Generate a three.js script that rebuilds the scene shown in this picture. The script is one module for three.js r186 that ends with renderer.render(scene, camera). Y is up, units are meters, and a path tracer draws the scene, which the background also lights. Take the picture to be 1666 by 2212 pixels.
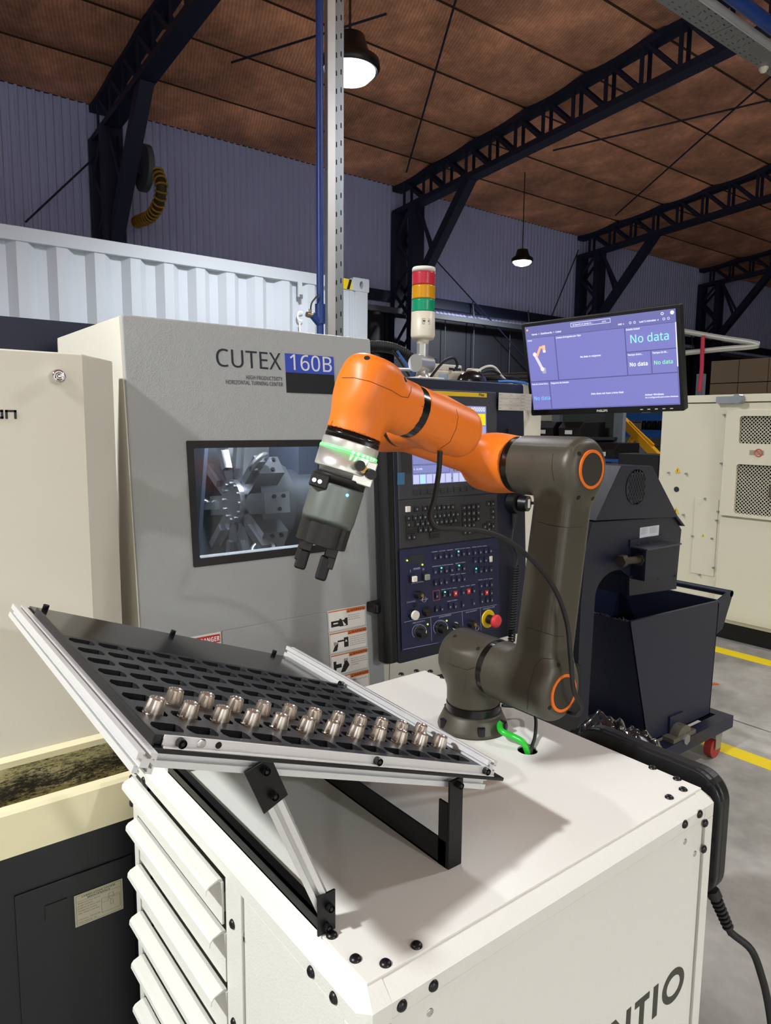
import * as THREE from 'three';
import { RoundedBoxGeometry } from 'three/addons/geometries/RoundedBoxGeometry.js';
import { mergeGeometries } from 'three/addons/utils/BufferGeometryUtils.js';
import { FontLoader } from 'three/addons/loaders/FontLoader.js';
import { TextGeometry } from 'three/addons/geometries/TextGeometry.js';

// ---------------------------------------------------------------- camera, exposure
const W = 1666, H = 2212, F = 1530, EYE = 1.6;
const scene = new THREE.Scene();
scene.background = new THREE.Color(0x05060a);
const camera = new THREE.PerspectiveCamera(2 * Math.atan(H / 2 / F) * 180 / Math.PI, W / H, 0.05, 80);
camera.rotation.order = 'YXZ';
camera.rotation.set(THREE.MathUtils.degToRad(-7.09), THREE.MathUtils.degToRad(-37.77), THREE.MathUtils.degToRad(0.5));
camera.position.set(0, EYE, 0);
camera.updateMatrixWorld(true);
const renderer = new THREE.WebGLRenderer({ antialias: true });
renderer.toneMapping = THREE.LinearToneMapping;
renderer.toneMappingExposure = 2.05;
renderer.shadowMap.enabled = true;
// hall lamps: [x, y, z, candela]; the lamp builder further down hangs a high-bay lamp at each; the last three are unseen, added as fill light
const LAMPS = [
  [2.64, 3.73, -3.8, 11], [9.38, 4.33, -8.4, 27], [-2.6, 4.3, -1.25, 52], [4.4, 4.6, 0.2, 13], [1.5, 4.2, 7.4, 104], [-6.0, 4.2, 7.0, 90], [8.9, 4.7, -2.7, 18],
];

// ---------------------------------------------------------------- helpers: photo direction -> point on a known plane
const V = (x, y, z) => new THREE.Vector3(x, y, z);
function ray(u, v) { return V((u - W / 2) / F, -(v - H / 2) / F, -1).applyQuaternion(camera.quaternion); }
const atX = (u, v, x) => { const r = ray(u, v), t = x / r.x; return V(x, EYE + r.y * t, r.z * t); };
const atY = (u, v, y) => { const r = ray(u, v), t = (y - EYE) / r.y; return V(r.x * t, y, r.z * t); };
const atZ = (u, v, z) => { const r = ray(u, v), t = z / r.z; return V(r.x * t, EYE + r.y * t, z); };

let seed = 7;
const rnd = () => { seed = (seed + 0x6D2B79F5) | 0; let t = Math.imul(seed ^ (seed >>> 15), 1 | seed); t = (t + Math.imul(t ^ (t >>> 7), 61 | t)) ^ t; return ((t ^ (t >>> 14)) >>> 0) / 4294967296; };
const R = (a, b) => a + (b - a) * rnd();

// ---------------------------------------------------------------- helpers: things and parts (geometry is given in world metres)
const used = {};
const numbered = (n) => { const k = used[n] = (used[n] ?? -1) + 1; return k ? n + '_' + String(k).padStart(3, '0') : n; };
const rootPos = new Map();
function thing(name, label, category, pos = V(0, 0, 0), group) {
  const o = new THREE.Group(); o.name = numbered(name); o.position.copy(pos); scene.add(o);
  o.userData = { label, category }; if (group) o.userData.group = group;
  rootPos.set(o, pos.clone()); return o;
}
function struct(name, pos = V(0, 0, 0), label) {
  const o = new THREE.Group(); o.name = name; o.position.copy(pos); scene.add(o);
  o.userData = { kind: 'structure' }; if (label) o.userData.label = label;
  rootPos.set(o, pos.clone()); return o;
}
function metreUV(g) {   // uv in metres, by the way each face points
  if (g.userData.keepUV) return g;
  if (!g.attributes.normal) g.computeVertexNormals();
  const p = g.attributes.position, n = g.attributes.normal, uv = new Float32Array(p.count * 2);
  for (let i = 0; i < p.count; i++) {
    const ax = Math.abs(n.getX(i)), ay = Math.abs(n.getY(i)), az = Math.abs(n.getZ(i));
    if (ay >= ax && ay >= az) { uv[2 * i] = p.getX(i); uv[2 * i + 1] = p.getZ(i); }
    else if (ax >= az) { uv[2 * i] = p.getZ(i); uv[2 * i + 1] = p.getY(i); }
    else { uv[2 * i] = p.getX(i); uv[2 * i + 1] = p.getY(i); }
  }
  g.setAttribute('uv', new THREE.BufferAttribute(uv, 2)); return g;
}
function part(parent, name, geo, mat, label) {
  if (Array.isArray(geo)) geo = join(geo);
  metreUV(geo);
  const off = rootPos.get(parent) ?? V(0, 0, 0);
  geo.translate(-off.x, -off.y, -off.z);
  const m = new THREE.Mesh(geo, mat); m.name = name; m.castShadow = m.receiveShadow = true;
  if (label) m.userData.label = label;
  parent.add(m); rootPos.set(m, off); return m;
}
function place(parent, name, geo, mat, pos, quat, scale) {   // shared geometry, own transform
  const off = rootPos.get(parent) ?? V(0, 0, 0);
  if (!geo.userData.done) { metreUV(geo); geo.userData.done = true; }
  const m = new THREE.Mesh(geo, mat); m.name = name; m.castShadow = m.receiveShadow = true;
  m.position.copy(pos).sub(off); if (quat) m.quaternion.copy(quat); if (scale) m.scale.copy(scale);
  parent.add(m); rootPos.set(m, V(0, 0, 0)); return m;
}
function join(list) {
  const gs = list.map((g) => { const q = g.index ? g.toNonIndexed() : g; for (const k of Object.keys(q.attributes)) if (k !== 'position' && k !== 'normal') q.deleteAttribute(k); return q; });
  return mergeGeometries(gs);
}
const box = (x0, x1, y0, y1, z0, z1) => { const g = new THREE.BoxGeometry(Math.abs(x1 - x0), Math.abs(y1 - y0), Math.abs(z1 - z0)); g.translate((x0 + x1) / 2, (y0 + y1) / 2, (z0 + z1) / 2); return g; };
const rbox = (x0, x1, y0, y1, z0, z1, r = 0.004, s = 2) => { const w = Math.abs(x1 - x0), h = Math.abs(y1 - y0), d = Math.abs(z1 - z0); const g = new RoundedBoxGeometry(w, h, d, s, Math.min(r, w / 2.01, h / 2.01, d / 2.01)); g.translate((x0 + x1) / 2, (y0 + y1) / 2, (z0 + z1) / 2); return g; };
const quatTo = (d, from = V(0, 1, 0)) => new THREE.Quaternion().setFromUnitVectors(from, d.clone().normalize());
function rod(a, b, r0, r1 = r0, seg = 20, open = false) { const d = b.clone().sub(a), g = new THREE.CylinderGeometry(r1, r0, d.length(), seg, 1, open); g.applyQuaternion(quatTo(d)); const c = a.clone().add(b).multiplyScalar(0.5); g.translate(c.x, c.y, c.z); return g; }
function bar(a, b, w, h, up = V(0, 1, 0)) { // box beam from a to b
  const z = b.clone().sub(a), L = z.length(); z.normalize(); const x = up.clone().cross(z); if (x.lengthSq() < 1e-6) x.set(1, 0, 0); x.normalize(); const y = z.clone().cross(x);
  const g = new THREE.BoxGeometry(w, h, L); g.applyMatrix4(new THREE.Matrix4().makeBasis(x, y, z)); const c = a.clone().add(b).multiplyScalar(0.5); g.translate(c.x, c.y, c.z); return g;
}
const tube = (pts, r, n = 64, seg = 10) => new THREE.TubeGeometry(new THREE.CatmullRomCurve3(pts), n, r, seg);
function lathe(prof, origin, axis = V(0, 1, 0), seg = 40) { const g = new THREE.LatheGeometry(prof.map((p) => new THREE.Vector2(Math.max(p[0], 1e-5), p[1])), seg); g.applyQuaternion(quatTo(axis)); g.translate(origin.x, origin.y, origin.z); return g; }
const shapeOf = (pts, holes = []) => { const s = new THREE.Shape(pts.map((p) => new THREE.Vector2(p[0], p[1]))); for (const h of holes) s.holes.push(new THREE.Path(h.map((p) => new THREE.Vector2(p[0], p[1])))); return s; };
const extrude = (shape, depth, bevel = 0, curve = 10) => new THREE.ExtrudeGeometry(shape, { depth: depth - 2 * bevel, bevelEnabled: bevel > 0, bevelThickness: bevel, bevelSize: bevel, bevelOffset: -bevel, bevelSegments: 2, curveSegments: curve }).translate(0, 0, bevel);
const prismZ = (pts, z0, z1, bevel = 0, holes = []) => extrude(shapeOf(pts, holes), Math.abs(z1 - z0), bevel).translate(0, 0, Math.min(z0, z1));         // pts (x, y)
const prismX = (pts, x0, x1, bevel = 0, holes = []) => { const g = extrude(shapeOf(pts.map((p) => [-p[0], p[1]]), holes.map((h) => h.map((p) => [-p[0], p[1]]))), Math.abs(x1 - x0), bevel); g.rotateY(Math.PI / 2); return g.translate(Math.min(x0, x1), 0, 0); };   // pts (z, y)
const prismY = (pts, y0, y1, bevel = 0, holes = []) => { const g = extrude(shapeOf(pts.map((p) => [p[0], -p[1]]), holes.map((h) => h.map((p) => [p[0], -p[1]]))), Math.abs(y1 - y0), bevel); g.rotateX(-Math.PI / 2); return g.translate(0, Math.min(y0, y1), 0); };   // pts (x, z)
const rrect = (x0, x1, y0, y1, r, n = 6) => { const o = []; for (const [cx, cy, a] of [[x1 - r, y1 - r, 0], [x0 + r, y1 - r, 1], [x0 + r, y0 + r, 2], [x1 - r, y0 + r, 3]]) for (let i = 0; i <= n; i++) { const t = (a + i / n) * Math.PI / 2; o.push([cx + r * Math.cos(t), cy + r * Math.sin(t)]); } return o; };
function shear(g, f) { const p = g.attributes.position; for (let i = 0; i < p.count; i++) p.setZ(i, p.getZ(i) + f(p.getY(i), p.getX(i))); g.computeVertexNormals(); return g; }

// ---------------------------------------------------------------- signed-distance bodies (robot castings, bag)
function sdCyl(a, b, r, rd) {
  const d = b.clone().sub(a), L = d.length(); d.normalize();
  return (x, y, z) => { const px = x - a.x, py = y - a.y, pz = z - a.z, t = px * d.x + py * d.y + pz * d.z; const qx = px - t * d.x, qy = py - t * d.y, qz = pz - t * d.z; const dx = Math.hypot(qx, qy, qz) - (r - rd), dy = Math.abs(t - L / 2) - (L / 2 - rd); return Math.min(Math.max(dx, dy), 0) + Math.hypot(Math.max(dx, 0), Math.max(dy, 0)) - rd; };
}
function sdCone(a, b, ra, rb) { // tapered capsule
  const d = b.clone().sub(a), L = d.length(); d.normalize();
  return (x, y, z) => { const px = x - a.x, py = y - a.y, pz = z - a.z; const t = Math.min(Math.max((px * d.x + py * d.y + pz * d.z) / L, 0), 1); return Math.hypot(px - t * L * d.x, py - t * L * d.y, pz - t * L * d.z) - (ra + (rb - ra) * t); };
}
function sdLink(a, b, half, rd) { // rounded square tube from a to b; half = [across, along z] at both ends
  const u = b.clone().sub(a), L = u.length(); u.normalize(); const e = V(u.y, -u.x, 0).normalize();
  return (x, y, z) => { const px = x - a.x, py = y - a.y, pz = z - a.z, t = px * u.x + py * u.y + pz * u.z, s = px * e.x + py * e.y; const k = Math.min(Math.max(t / L, 0), 1); const hx = half[0] + (half[2] - half[0]) * k, hz = half[1] + (half[3] - half[1]) * k; const dx = Math.abs(s) - hx + rd, dz = Math.abs(pz) - hz + rd, dy = Math.abs(t - L / 2) - L / 2; return Math.min(Math.max(dx, dy, dz), 0) + Math.hypot(Math.max(dx, 0), Math.max(dy, 0), Math.max(dz, 0)) - rd; };
}
const clip = (f, p, n) => (x, y, z) => Math.max(f(x, y, z), (x - p.x) * n.x + (y - p.y) * n.y + (z - p.z) * n.z);   // cut flat: keeps the side that n points away from
const blend = (k, ...fs) => (x, y, z) => { let a = fs[0](x, y, z); for (let i = 1; i < fs.length; i++) { const b = fs[i](x, y, z), h = Math.max(k - Math.abs(a - b), 0) / k; a = Math.min(a, b) - h * h * k / 4; } return a; };
function surface(f, lo, hi, cell) {
  const n = [0, 1, 2].map((i) => Math.ceil((hi[i] - lo[i]) / cell) + 1), [nx, ny, nz] = n, at = (i, j, k) => (k * ny + j) * nx + i;
  const val = new Float32Array(nx * ny * nz);
  for (let k = 0; k < nz; k++) for (let j = 0; j < ny; j++) for (let i = 0; i < nx; i++) val[at(i, j, k)] = f(lo[0] + i * cell, lo[1] + j * cell, lo[2] + k * cell);
  const idx = new Int32Array(nx * ny * nz).fill(-1), pos = [], nor = [], tri = [], e = cell * 0.3;
  const grad = (x, y, z) => { const g = [f(x + e, y, z) - f(x - e, y, z), f(x, y + e, z) - f(x, y - e, z), f(x, y, z + e) - f(x, y, z - e)], l = Math.hypot(...g) || 1; return g.map((c) => c / l); };
  const C = [[0, 0, 0], [1, 0, 0], [0, 1, 0], [1, 1, 0], [0, 0, 1], [1, 0, 1], [0, 1, 1], [1, 1, 1]], E = [[0, 1], [2, 3], [4, 5], [6, 7], [0, 2], [1, 3], [4, 6], [5, 7], [0, 4], [1, 5], [2, 6], [3, 7]];
  for (let k = 0; k < nz - 1; k++) for (let j = 0; j < ny - 1; j++) for (let i = 0; i < nx - 1; i++) {
    let m = 0; const v = C.map((c, q) => { const s = val[at(i + c[0], j + c[1], k + c[2])]; if (s < 0) m |= 1 << q; return s; });
    if (m === 0 || m === 255) continue;
    let x = 0, y = 0, z = 0, c = 0;
    for (const [a, b] of E) if ((v[a] < 0) !== (v[b] < 0)) { const t = v[a] / (v[a] - v[b]); x += C[a][0] + t * (C[b][0] - C[a][0]); y += C[a][1] + t * (C[b][1] - C[a][1]); z += C[a][2] + t * (C[b][2] - C[a][2]); c++; }
    x = lo[0] + (i + x / c) * cell; y = lo[1] + (j + y / c) * cell; z = lo[2] + (k + z / c) * cell;
    const g = grad(x, y, z), d = f(x, y, z); idx[at(i, j, k)] = pos.length / 3; pos.push(x - g[0] * d, y - g[1] * d, z - g[2] * d); nor.push(...g);
  }
  const quad = (a, b, c, d, flip) => { if (a < 0 || b < 0 || c < 0 || d < 0) return; if (flip) tri.push(a, c, b, a, d, c); else tri.push(a, b, c, a, c, d); };
  for (let k = 1; k < nz - 1; k++) for (let j = 1; j < ny - 1; j++) for (let i = 1; i < nx - 1; i++) {
    const s = val[at(i, j, k)] < 0;
    if (s !== val[at(i + 1, j, k)] < 0) quad(idx[at(i, j - 1, k - 1)], idx[at(i, j, k - 1)], idx[at(i, j, k)], idx[at(i, j - 1, k)], !s);
    if (s !== val[at(i, j + 1, k)] < 0) quad(idx[at(i - 1, j, k - 1)], idx[at(i - 1, j, k)], idx[at(i, j, k)], idx[at(i, j, k - 1)], !s);
    if (s !== val[at(i, j, k + 1)] < 0) quad(idx[at(i - 1, j - 1, k)], idx[at(i, j - 1, k)], idx[at(i, j, k)], idx[at(i - 1, j, k)], !s);
  }
  const g = new THREE.BufferGeometry(); g.setAttribute('position', new THREE.Float32BufferAttribute(pos, 3)); g.setAttribute('normal', new THREE.Float32BufferAttribute(nor, 3)); g.setIndex(tri); return g;
}

// ---------------------------------------------------------------- textures
function lattice(n, s) { const a = new Float32Array(n * n); let q = s * 7919 + 13; for (let i = 0; i < a.length; i++) { q = (Math.imul(q, 1664525) + 1013904223) | 0; a[i] = (q >>> 8) / 16777216; } return a; }
function noiseField(size, cells, s) { // tileable value noise
  const L = lattice(cells, s), o = new Float32Array(size * size);
  for (let y = 0; y < size; y++) for (let x = 0; x < size; x++) {
    const fx = x / size * cells, fy = y / size * cells, x0 = Math.floor(fx), y0 = Math.floor(fy); let tx = fx - x0, ty = fy - y0; tx = tx * tx * (3 - 2 * tx); ty = ty * ty * (3 - 2 * ty);
    const x1 = (x0 + 1) % cells, y1 = (y0 + 1) % cells, a = L[y0 * cells + x0], b = L[y0 * cells + x1], c = L[y1 * cells + x0], d = L[y1 * cells + x1];
    o[y * size + x] = a + (b - a) * tx + (c - a) * ty + (a - b - c + d) * tx * ty;
  } return o;
}
function fbm(size, oct, s) { const o = new Float32Array(size * size); let t = 0; for (const [c, w] of oct) { const f = noiseField(size, c, s + c); for (let i = 0; i < o.length; i++) o[i] += f[i] * w; t += w; } for (let i = 0; i < o.length; i++) o[i] /= t; return o; }
function toTexture(size, metres, fn, srgb = false) {
  const d = new Uint8Array(size * size * 4);
  for (let i = 0; i < size * size; i++) { const c = fn(i % size, Math.floor(i / size), i); d[4 * i] = Math.min(255, Math.max(0, c[0])); d[4 * i + 1] = Math.min(255, Math.max(0, c[1])); d[4 * i + 2] = Math.min(255, Math.max(0, c[2])); d[4 * i + 3] = 255; }
  const t = new THREE.DataTexture(d, size, size); t.wrapS = t.wrapT = THREE.RepeatWrapping; t.magFilter = THREE.LinearFilter; t.minFilter = THREE.LinearMipmapLinearFilter; t.generateMipmaps = true; t.repeat.set(1 / metres, 1 / metres); if (srgb) t.colorSpace = THREE.SRGBColorSpace; t.needsUpdate = true; return t;
}
const again = (t, metres) => { const c = t.clone(); c.repeat.set(1 / metres, 1 / metres); c.needsUpdate = true; return c; };
const grainF = fbm(512, [[128, 1], [256, 1]], 3), orangeF = fbm(512, [[90, 1], [180, 0.6]], 5);
const grain = toTexture(512, 0.12, (x, y, i) => { const v = grainF[i] * 255; return [v, v, v]; });
const peel = toTexture(512, 0.22, (x, y, i) => { const v = orangeF[i] * 255; return [v, v, v]; });
const coarseF = fbm(512, [[6, 1], [14, 0.8], [40, 0.5], [120, 0.35]], 9);
const cloudy = toTexture(512, 1.1, (x, y, i) => { const v = 90 + 140 * coarseF[i]; return [v, v, v]; });
function printed(w, h, draw) { // flat print: a canvas of w x h pixels
  const c = document.createElement('canvas'); c.width = w; c.height = h; const g = c.getContext('2d'); draw(g, w, h);
  const t = new THREE.CanvasTexture(c); t.colorSpace = THREE.SRGBColorSpace; t.magFilter = THREE.LinearFilter; return t;
}
function flat(o, ux, uy) { // a printed sheet: o = lower corner, ux, uy = edge vectors
  const g = new THREE.BufferGeometry(), p = [o, o.clone().add(ux), o.clone().add(ux).add(uy), o.clone().add(uy)], n = ux.clone().cross(uy).normalize();
  g.setAttribute('position', new THREE.Float32BufferAttribute(p.flatMap((q) => q.toArray()), 3)); g.setAttribute('normal', new THREE.Float32BufferAttribute(p.flatMap(() => n.toArray()), 3));
  g.setAttribute('uv', new THREE.Float32BufferAttribute([0, 0, 1, 0, 1, 1, 0, 1], 2)); g.setIndex([0, 1, 2, 0, 2, 3]); g.userData.keepUV = true; return g;
}

// ---------------------------------------------------------------- materials
const M = (color, roughness = 0.5, metalness = 0, more = {}) => new THREE.MeshStandardMaterial({ color, roughness, metalness, ...more });
const mat = {
  cart: M(0xdcdcd3, 0.42, 0, { bumpMap: peel, bumpScale: 0.00035 }),
  cartTop: M(0xe0dfd7, 0.5, 0, { bumpMap: grain, bumpScale: 0.0001 }),
  dark: M(0x14140f, 0.9), black: M(0x0d0d0e, 0.45), blackSatin: M(0x121214, 0.35, 0.2), rubber: M(0x101011, 0.6),
  blackSteel: M(0x111112, 0.4, 0.3, { bumpMap: cloudy, bumpScale: 0.0008 }),
  alu: M(0xdededd, 0.4, 0.4), aluBright: M(0xe6e4de, 0.3, 0.7), steel: M(0xb9aea2, 0.2, 1), chrome: M(0xdcdcdc, 0.1, 1), zinc: M(0x9aa0a3, 0.42, 0.75, { bumpMap: cloudy, bumpScale: 0.0002 }),
  robot: M(0x4a463b, 0.42, 0.25, { bumpMap: grain, bumpScale: 0.00012 }), orange: M(0xf07a1a, 0.42, 0, { bumpMap: grain, bumpScale: 0.00006 }), ring: M(0x0c0c0c, 0.2),
  orangeRing: M(0xe8701a, 0.45), cap: M(0x3a3731, 0.45, 0.3),
  gripGrey: M(0x767d78, 0.38, 0.55), gripBlack: M(0x232120, 0.42, 0.3), padBlack: M(0x0f0f10, 0.7),
  cream: M(0xe2dece, 0.45, 0, { bumpMap: cloudy, bumpScale: 0.0002 }), yellowedCream: M(0xe2dab4, 0.5, 0, { bumpMap: cloudy, bumpScale: 0.0003 }),
  grey: M(0xa6aaa9, 0.4, 0, { bumpMap: peel, bumpScale: 0.0005 }), deepNavy: M(0x0d1329, 0.45, 0, { bumpMap: grain, bumpScale: 0.0002 }), navy: M(0x151b33, 0.42, 0.1, { bumpMap: grain, bumpScale: 0.0002 }), navyBase: M(0x070a11, 0.5),
  bezel: M(0x35373c, 0.5), keypad: M(0x2d2d2f, 0.6), key: M(0x141416, 0.45), keyWhite: M(0xe6e2d6, 0.5), red: M(0xc8281c, 0.4), yellow: M(0xe9c514, 0.45), green: M(0x2bbf36, 0.4),
  white: M(0xe8e6de, 0.45), ivory: M(0xd9d3c0, 0.4), blueSteel: M(0x131c38, 0.6, 0), bluePipe: M(0x1f3f86, 0.35), rackBlue: M(0x1f5aa8, 0.45),
  container: M(0xc2cad4, 0.5, 0, { bumpMap: cloudy, bumpScale: 0.0006 }), wallSheet: M(0xb0b8e4, 0.6, 0), wallDark: M(0x10131e, 0.7),
  concrete: null, lining: null, yellowPaint: M(0xf0d40a, 0.55), hoist: M(0xe0a012, 0.4), wood: M(0x8c6a44, 0.8), carton: M(0x54442f, 0.9),
};
const hallF = fbm(1024, [[5, 1], [11, 0.9], [29, 0.7], [83, 0.5], [211, 0.4]], 21), hallG = fbm(1024, [[3, 1], [9, 1], [60, 0.4]], 33);
mat.concrete = new THREE.MeshStandardMaterial({ color: 0xffffff, roughness: 0.62, map: toTexture(1024, 3.7, (x, y, i) => { const v = 156 + 66 * (hallF[i] - 0.5) + (hallG[i] > 0.62 ? -26 * (hallG[i] - 0.62) / 0.2 : 0); return [v + 6, v + 4, v - 3]; }, true), bumpMap: again(cloudy, 0.7), bumpScale: 0.0015 });
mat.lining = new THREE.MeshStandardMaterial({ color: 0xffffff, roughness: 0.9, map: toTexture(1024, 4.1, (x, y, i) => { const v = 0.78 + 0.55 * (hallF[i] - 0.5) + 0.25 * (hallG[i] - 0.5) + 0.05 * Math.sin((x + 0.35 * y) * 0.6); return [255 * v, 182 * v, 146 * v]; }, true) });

// ================================================================ THE HALL
const ZW = -10.05, X0 = -9, X1 = 30, Z1 = 9, PITCH = 0.985;
const roofY = (z) => 5.62 + 0.105 * (z + 10.1);
const jointX = atY(1600, 1560, 0).x;
{
  const fl = struct('floor');
  const xs = [X0, -1.2, jointX, 8.9, X1];
  for (let i = 0; i + 1 < xs.length; i++) part(fl, 'slab', box(xs[i] + 0.006, xs[i + 1] - 0.006, -0.12, 0, ZW - 0.2, Z1), mat.concrete);
  part(fl, 'bedding', box(X0, X1, -0.2, -0.012, ZW - 0.2, Z1), M(0x3b3a36, 0.9));
  for (const [a, b, lab] of [[3.37, 3.475, 'yellow painted aisle line beside the chip bin'], [4.885, 5.01, 'yellow painted aisle line along the cream machine']]) {
    const t = thing('floor_line', lab, 'floor marking', V((a + b) / 2, 0, -2));
    part(t, 'paint', box(a, b, 0, 0.0015, -8.5, 6), mat.yellowPaint);
  }
}
{ // walls
  const wb = struct('wall_back', V(0, 0, ZW));
  const prof = []; for (let i = 0; i < 10; i++) { const x = i * 0.1; prof.push([x, 0], [x + 0.045, 0], [x + 0.06, 0.022], [x + 0.085, 0.022]); }
  const ring = prof.concat([[1, 0], [1, -0.01], [0, -0.01]]);
  const sheet = extrude(shapeOf(ring), 2.9).rotateX(-Math.PI / 2).toNonIndexed(); sheet.rotateY(Math.PI); sheet.translate(1, 0, 0); sheet.computeVertexNormals();
  for (let x = X0; x < X1; x++) place(wb, 'wall_sheet', sheet, mat.wallSheet, V(x, 3.62, ZW));
  for (let x = X0; x < X1; x += 0.985) part(wb, 'lower_panel', box(x, x + 0.965, 0, 3.62, ZW - 0.06, ZW), mat.wallDark);
  part(wb, 'joint_backing', box(X0, X1, 0, 7, ZW - 0.16, ZW - 0.065), mat.wallSheet);
  part(struct('wall_front'), 'wall_slab', box(X0, X1, 0, 8, Z1, Z1 + 0.15), M(0xcfcfcb, 0.7));
  part(struct('wall_left'), 'wall_slab', box(X0 - 0.15, X0, 0, 8, ZW - 0.2, Z1 + 0.15), M(0xcfcfcb, 0.7));
  part(struct('wall_right'), 'wall_slab', box(X1, X1 + 0.15, 0, 8, ZW - 0.2, Z1 + 0.15), M(0xcfcfcb, 0.7));
  const g1 = thing('wall_girt', 'dark blue steel girt running along the corrugated back wall', 'beam', V(10, 3.7, -9.96));
  const yg = atZ(950, 655, -9.95).y; part(g1, 'beam', box(X0, X1, yg - 0.1, yg + 0.08, ZW + 0.01, ZW + 0.12), mat.blueSteel);
  const c1 = thing('conduit_rail', 'grey cable conduit hung on short drops along the back wall', 'conduit', V(10, 3.5, -9.8));
  const yc = atZ(1000, 690, -9.8).y, cg = M(0x4a4e56, 0.7); part(c1, 'rail', box(X0 + 1, X1 - 3, yc - 0.05, yc + 0.04, -9.84, -9.76), cg);
  for (let x = 6.55; x < 20; x += 1.56) part(c1, 'drop', rod(V(x, yc, -9.8), V(x, yg + 0.1, -9.86), 0.014, 0.014, 8), cg);
  for (const u of [965, 1027, 1105]) { const p = atZ(u, 760, -9.9); const d = thing('conduit_drop', 'thin grey conduit dropping down the dark lower wall', 'conduit', V(p.x, 0, -9.95), 'conduit drops on the back wall'); part(d, 'pipe', rod(V(p.x, 0, -9.95), V(p.x, yc, -9.95), 0.009, 0.009, 8), M(0x3a3f4c, 0.7)); }
}
{ // ceiling: sagging lining panels between purlins, dark deck above
  const cl = struct('ceiling');
  const slope = Math.atan(0.105), zEnd = Z1 + 0.2;
  const deck = bar(V(10.5, roofY(ZW) + 0.16, ZW - 0.2), V(10.5, roofY(zEnd) + 0.16, zEnd), X1 - X0 + 0.4, 0.06); part(cl, 'deck', deck, M(0x20180f, 0.9));
  const bays = [X0, -2.0, 2.97, 7.94, 13.0, 18.0, 23.0, X1];
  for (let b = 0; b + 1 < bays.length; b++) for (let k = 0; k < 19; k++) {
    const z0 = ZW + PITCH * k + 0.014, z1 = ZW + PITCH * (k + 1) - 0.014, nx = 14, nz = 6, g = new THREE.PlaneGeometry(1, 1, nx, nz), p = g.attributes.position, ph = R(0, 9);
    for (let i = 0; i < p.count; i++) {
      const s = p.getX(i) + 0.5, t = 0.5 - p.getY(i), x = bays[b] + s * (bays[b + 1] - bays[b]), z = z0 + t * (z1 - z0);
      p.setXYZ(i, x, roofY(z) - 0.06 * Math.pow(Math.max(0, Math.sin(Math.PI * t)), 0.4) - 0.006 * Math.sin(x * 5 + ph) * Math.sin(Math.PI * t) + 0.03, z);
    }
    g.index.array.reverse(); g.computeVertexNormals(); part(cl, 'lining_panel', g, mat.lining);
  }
  for (let k = 0; k < 20; k++) { const z = ZW + PITCH * k; part(cl, 'purlin', box(X0, X1, roofY(z) + 0.025, roofY(z) + 0.1, z - 0.016, z + 0.016), M(0x3a2717, 0.8)); }
}
// steel frames: truss of paired posts and diagonals on a laced column
{
  const unit = new THREE.BoxGeometry(1, 1, 1);
  const web = (t, name, a, b, w, d) => { const z = b.clone().sub(a), L = z.length(); z.normalize(); const x = V(1, 0, 0), y = z.clone().cross(x); place(t, name, unit, mat.blueSteel, a.clone().add(b).multiplyScalar(0.5), new THREE.Quaternion().setFromRotationMatrix(new THREE.Matrix4().makeBasis(x, y, z)), V(w, d, L)); };
  const bays = [[2.97, 'above the shipping container'], [7.94, 'behind the signal tower'], [13.0, 'above the monitor'], [18.0, 'far along the hall'], [23.0, 'at the far end of the hall']];
  for (const [x, where] of bays) {
    const t = thing('roof_truss', 'dark blue lattice roof truss ' + where, 'truss', V(x, 5.2, -9.9));
    const zE = 6, top = (z) => roofY(z) - 0.05, bot = (z) => 5.19 + 0.08 * (z + 10.05);
    part(t, 'top_chord', bar(V(x, top(ZW + 0.05), ZW + 0.05), V(x, top(zE), zE), 0.2, 0.08), mat.blueSteel);
    part(t, 'bottom_chord', bar(V(x, bot(ZW + 0.05), ZW + 0.05), V(x, bot(zE), zE), 0.2, 0.08), mat.blueSteel);
    for (let k = 0; k < 27; k++) { const z = -9.7 + 0.493 * k; for (const s of [-0.08, 0.08]) { web(t, 'post', V(x + s, bot(z), z), V(x + s, top(z), z), 0.02, 0.05); web(t, 'diagonal', V(x + s, top(z), z + 0.02), V(x + s, bot(z + 0.493), z + 0.473), 0.02, 0.05); } }
    const c = thing('steel_column', 'dark blue laced steel column ' + where, 'column', V(x, 0, -9.7));
    for (const z of [-9.93, -9.48]) part(c, 'flange', box(x - 0.13, x + 0.13, 0, bot(z), z - 0.06, z + 0.06), mat.blueSteel);
    for (let y = 1.6, k = 0; y < 4.8; y += 0.45, k++) for (const s of [-0.1, 0.1]) web(c, 'lacing', V(x + s, y, k % 2 ? -9.9 : -9.5), V(x + s, y + 0.43, k % 2 ? -9.5 : -9.9), 0.015, 0.06);
    part(c, 'knee_brace', bar(V(x, 3.85, -9.45), V(x, bot(-8.2), -8.2), 0.16, 0.14), mat.blueSteel);
    web(c, 'brace_strut', V(x - 0.06, bot(-9.4), -9.42), V(x - 0.06, 4.45, -8.98), 0.02, 0.06); web(c, 'brace_strut', V(x + 0.06, bot(-9.4) - 0.14, -9.42), V(x + 0.06, 4.3, -9.08), 0.02, 0.06);
  }
}
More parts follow.
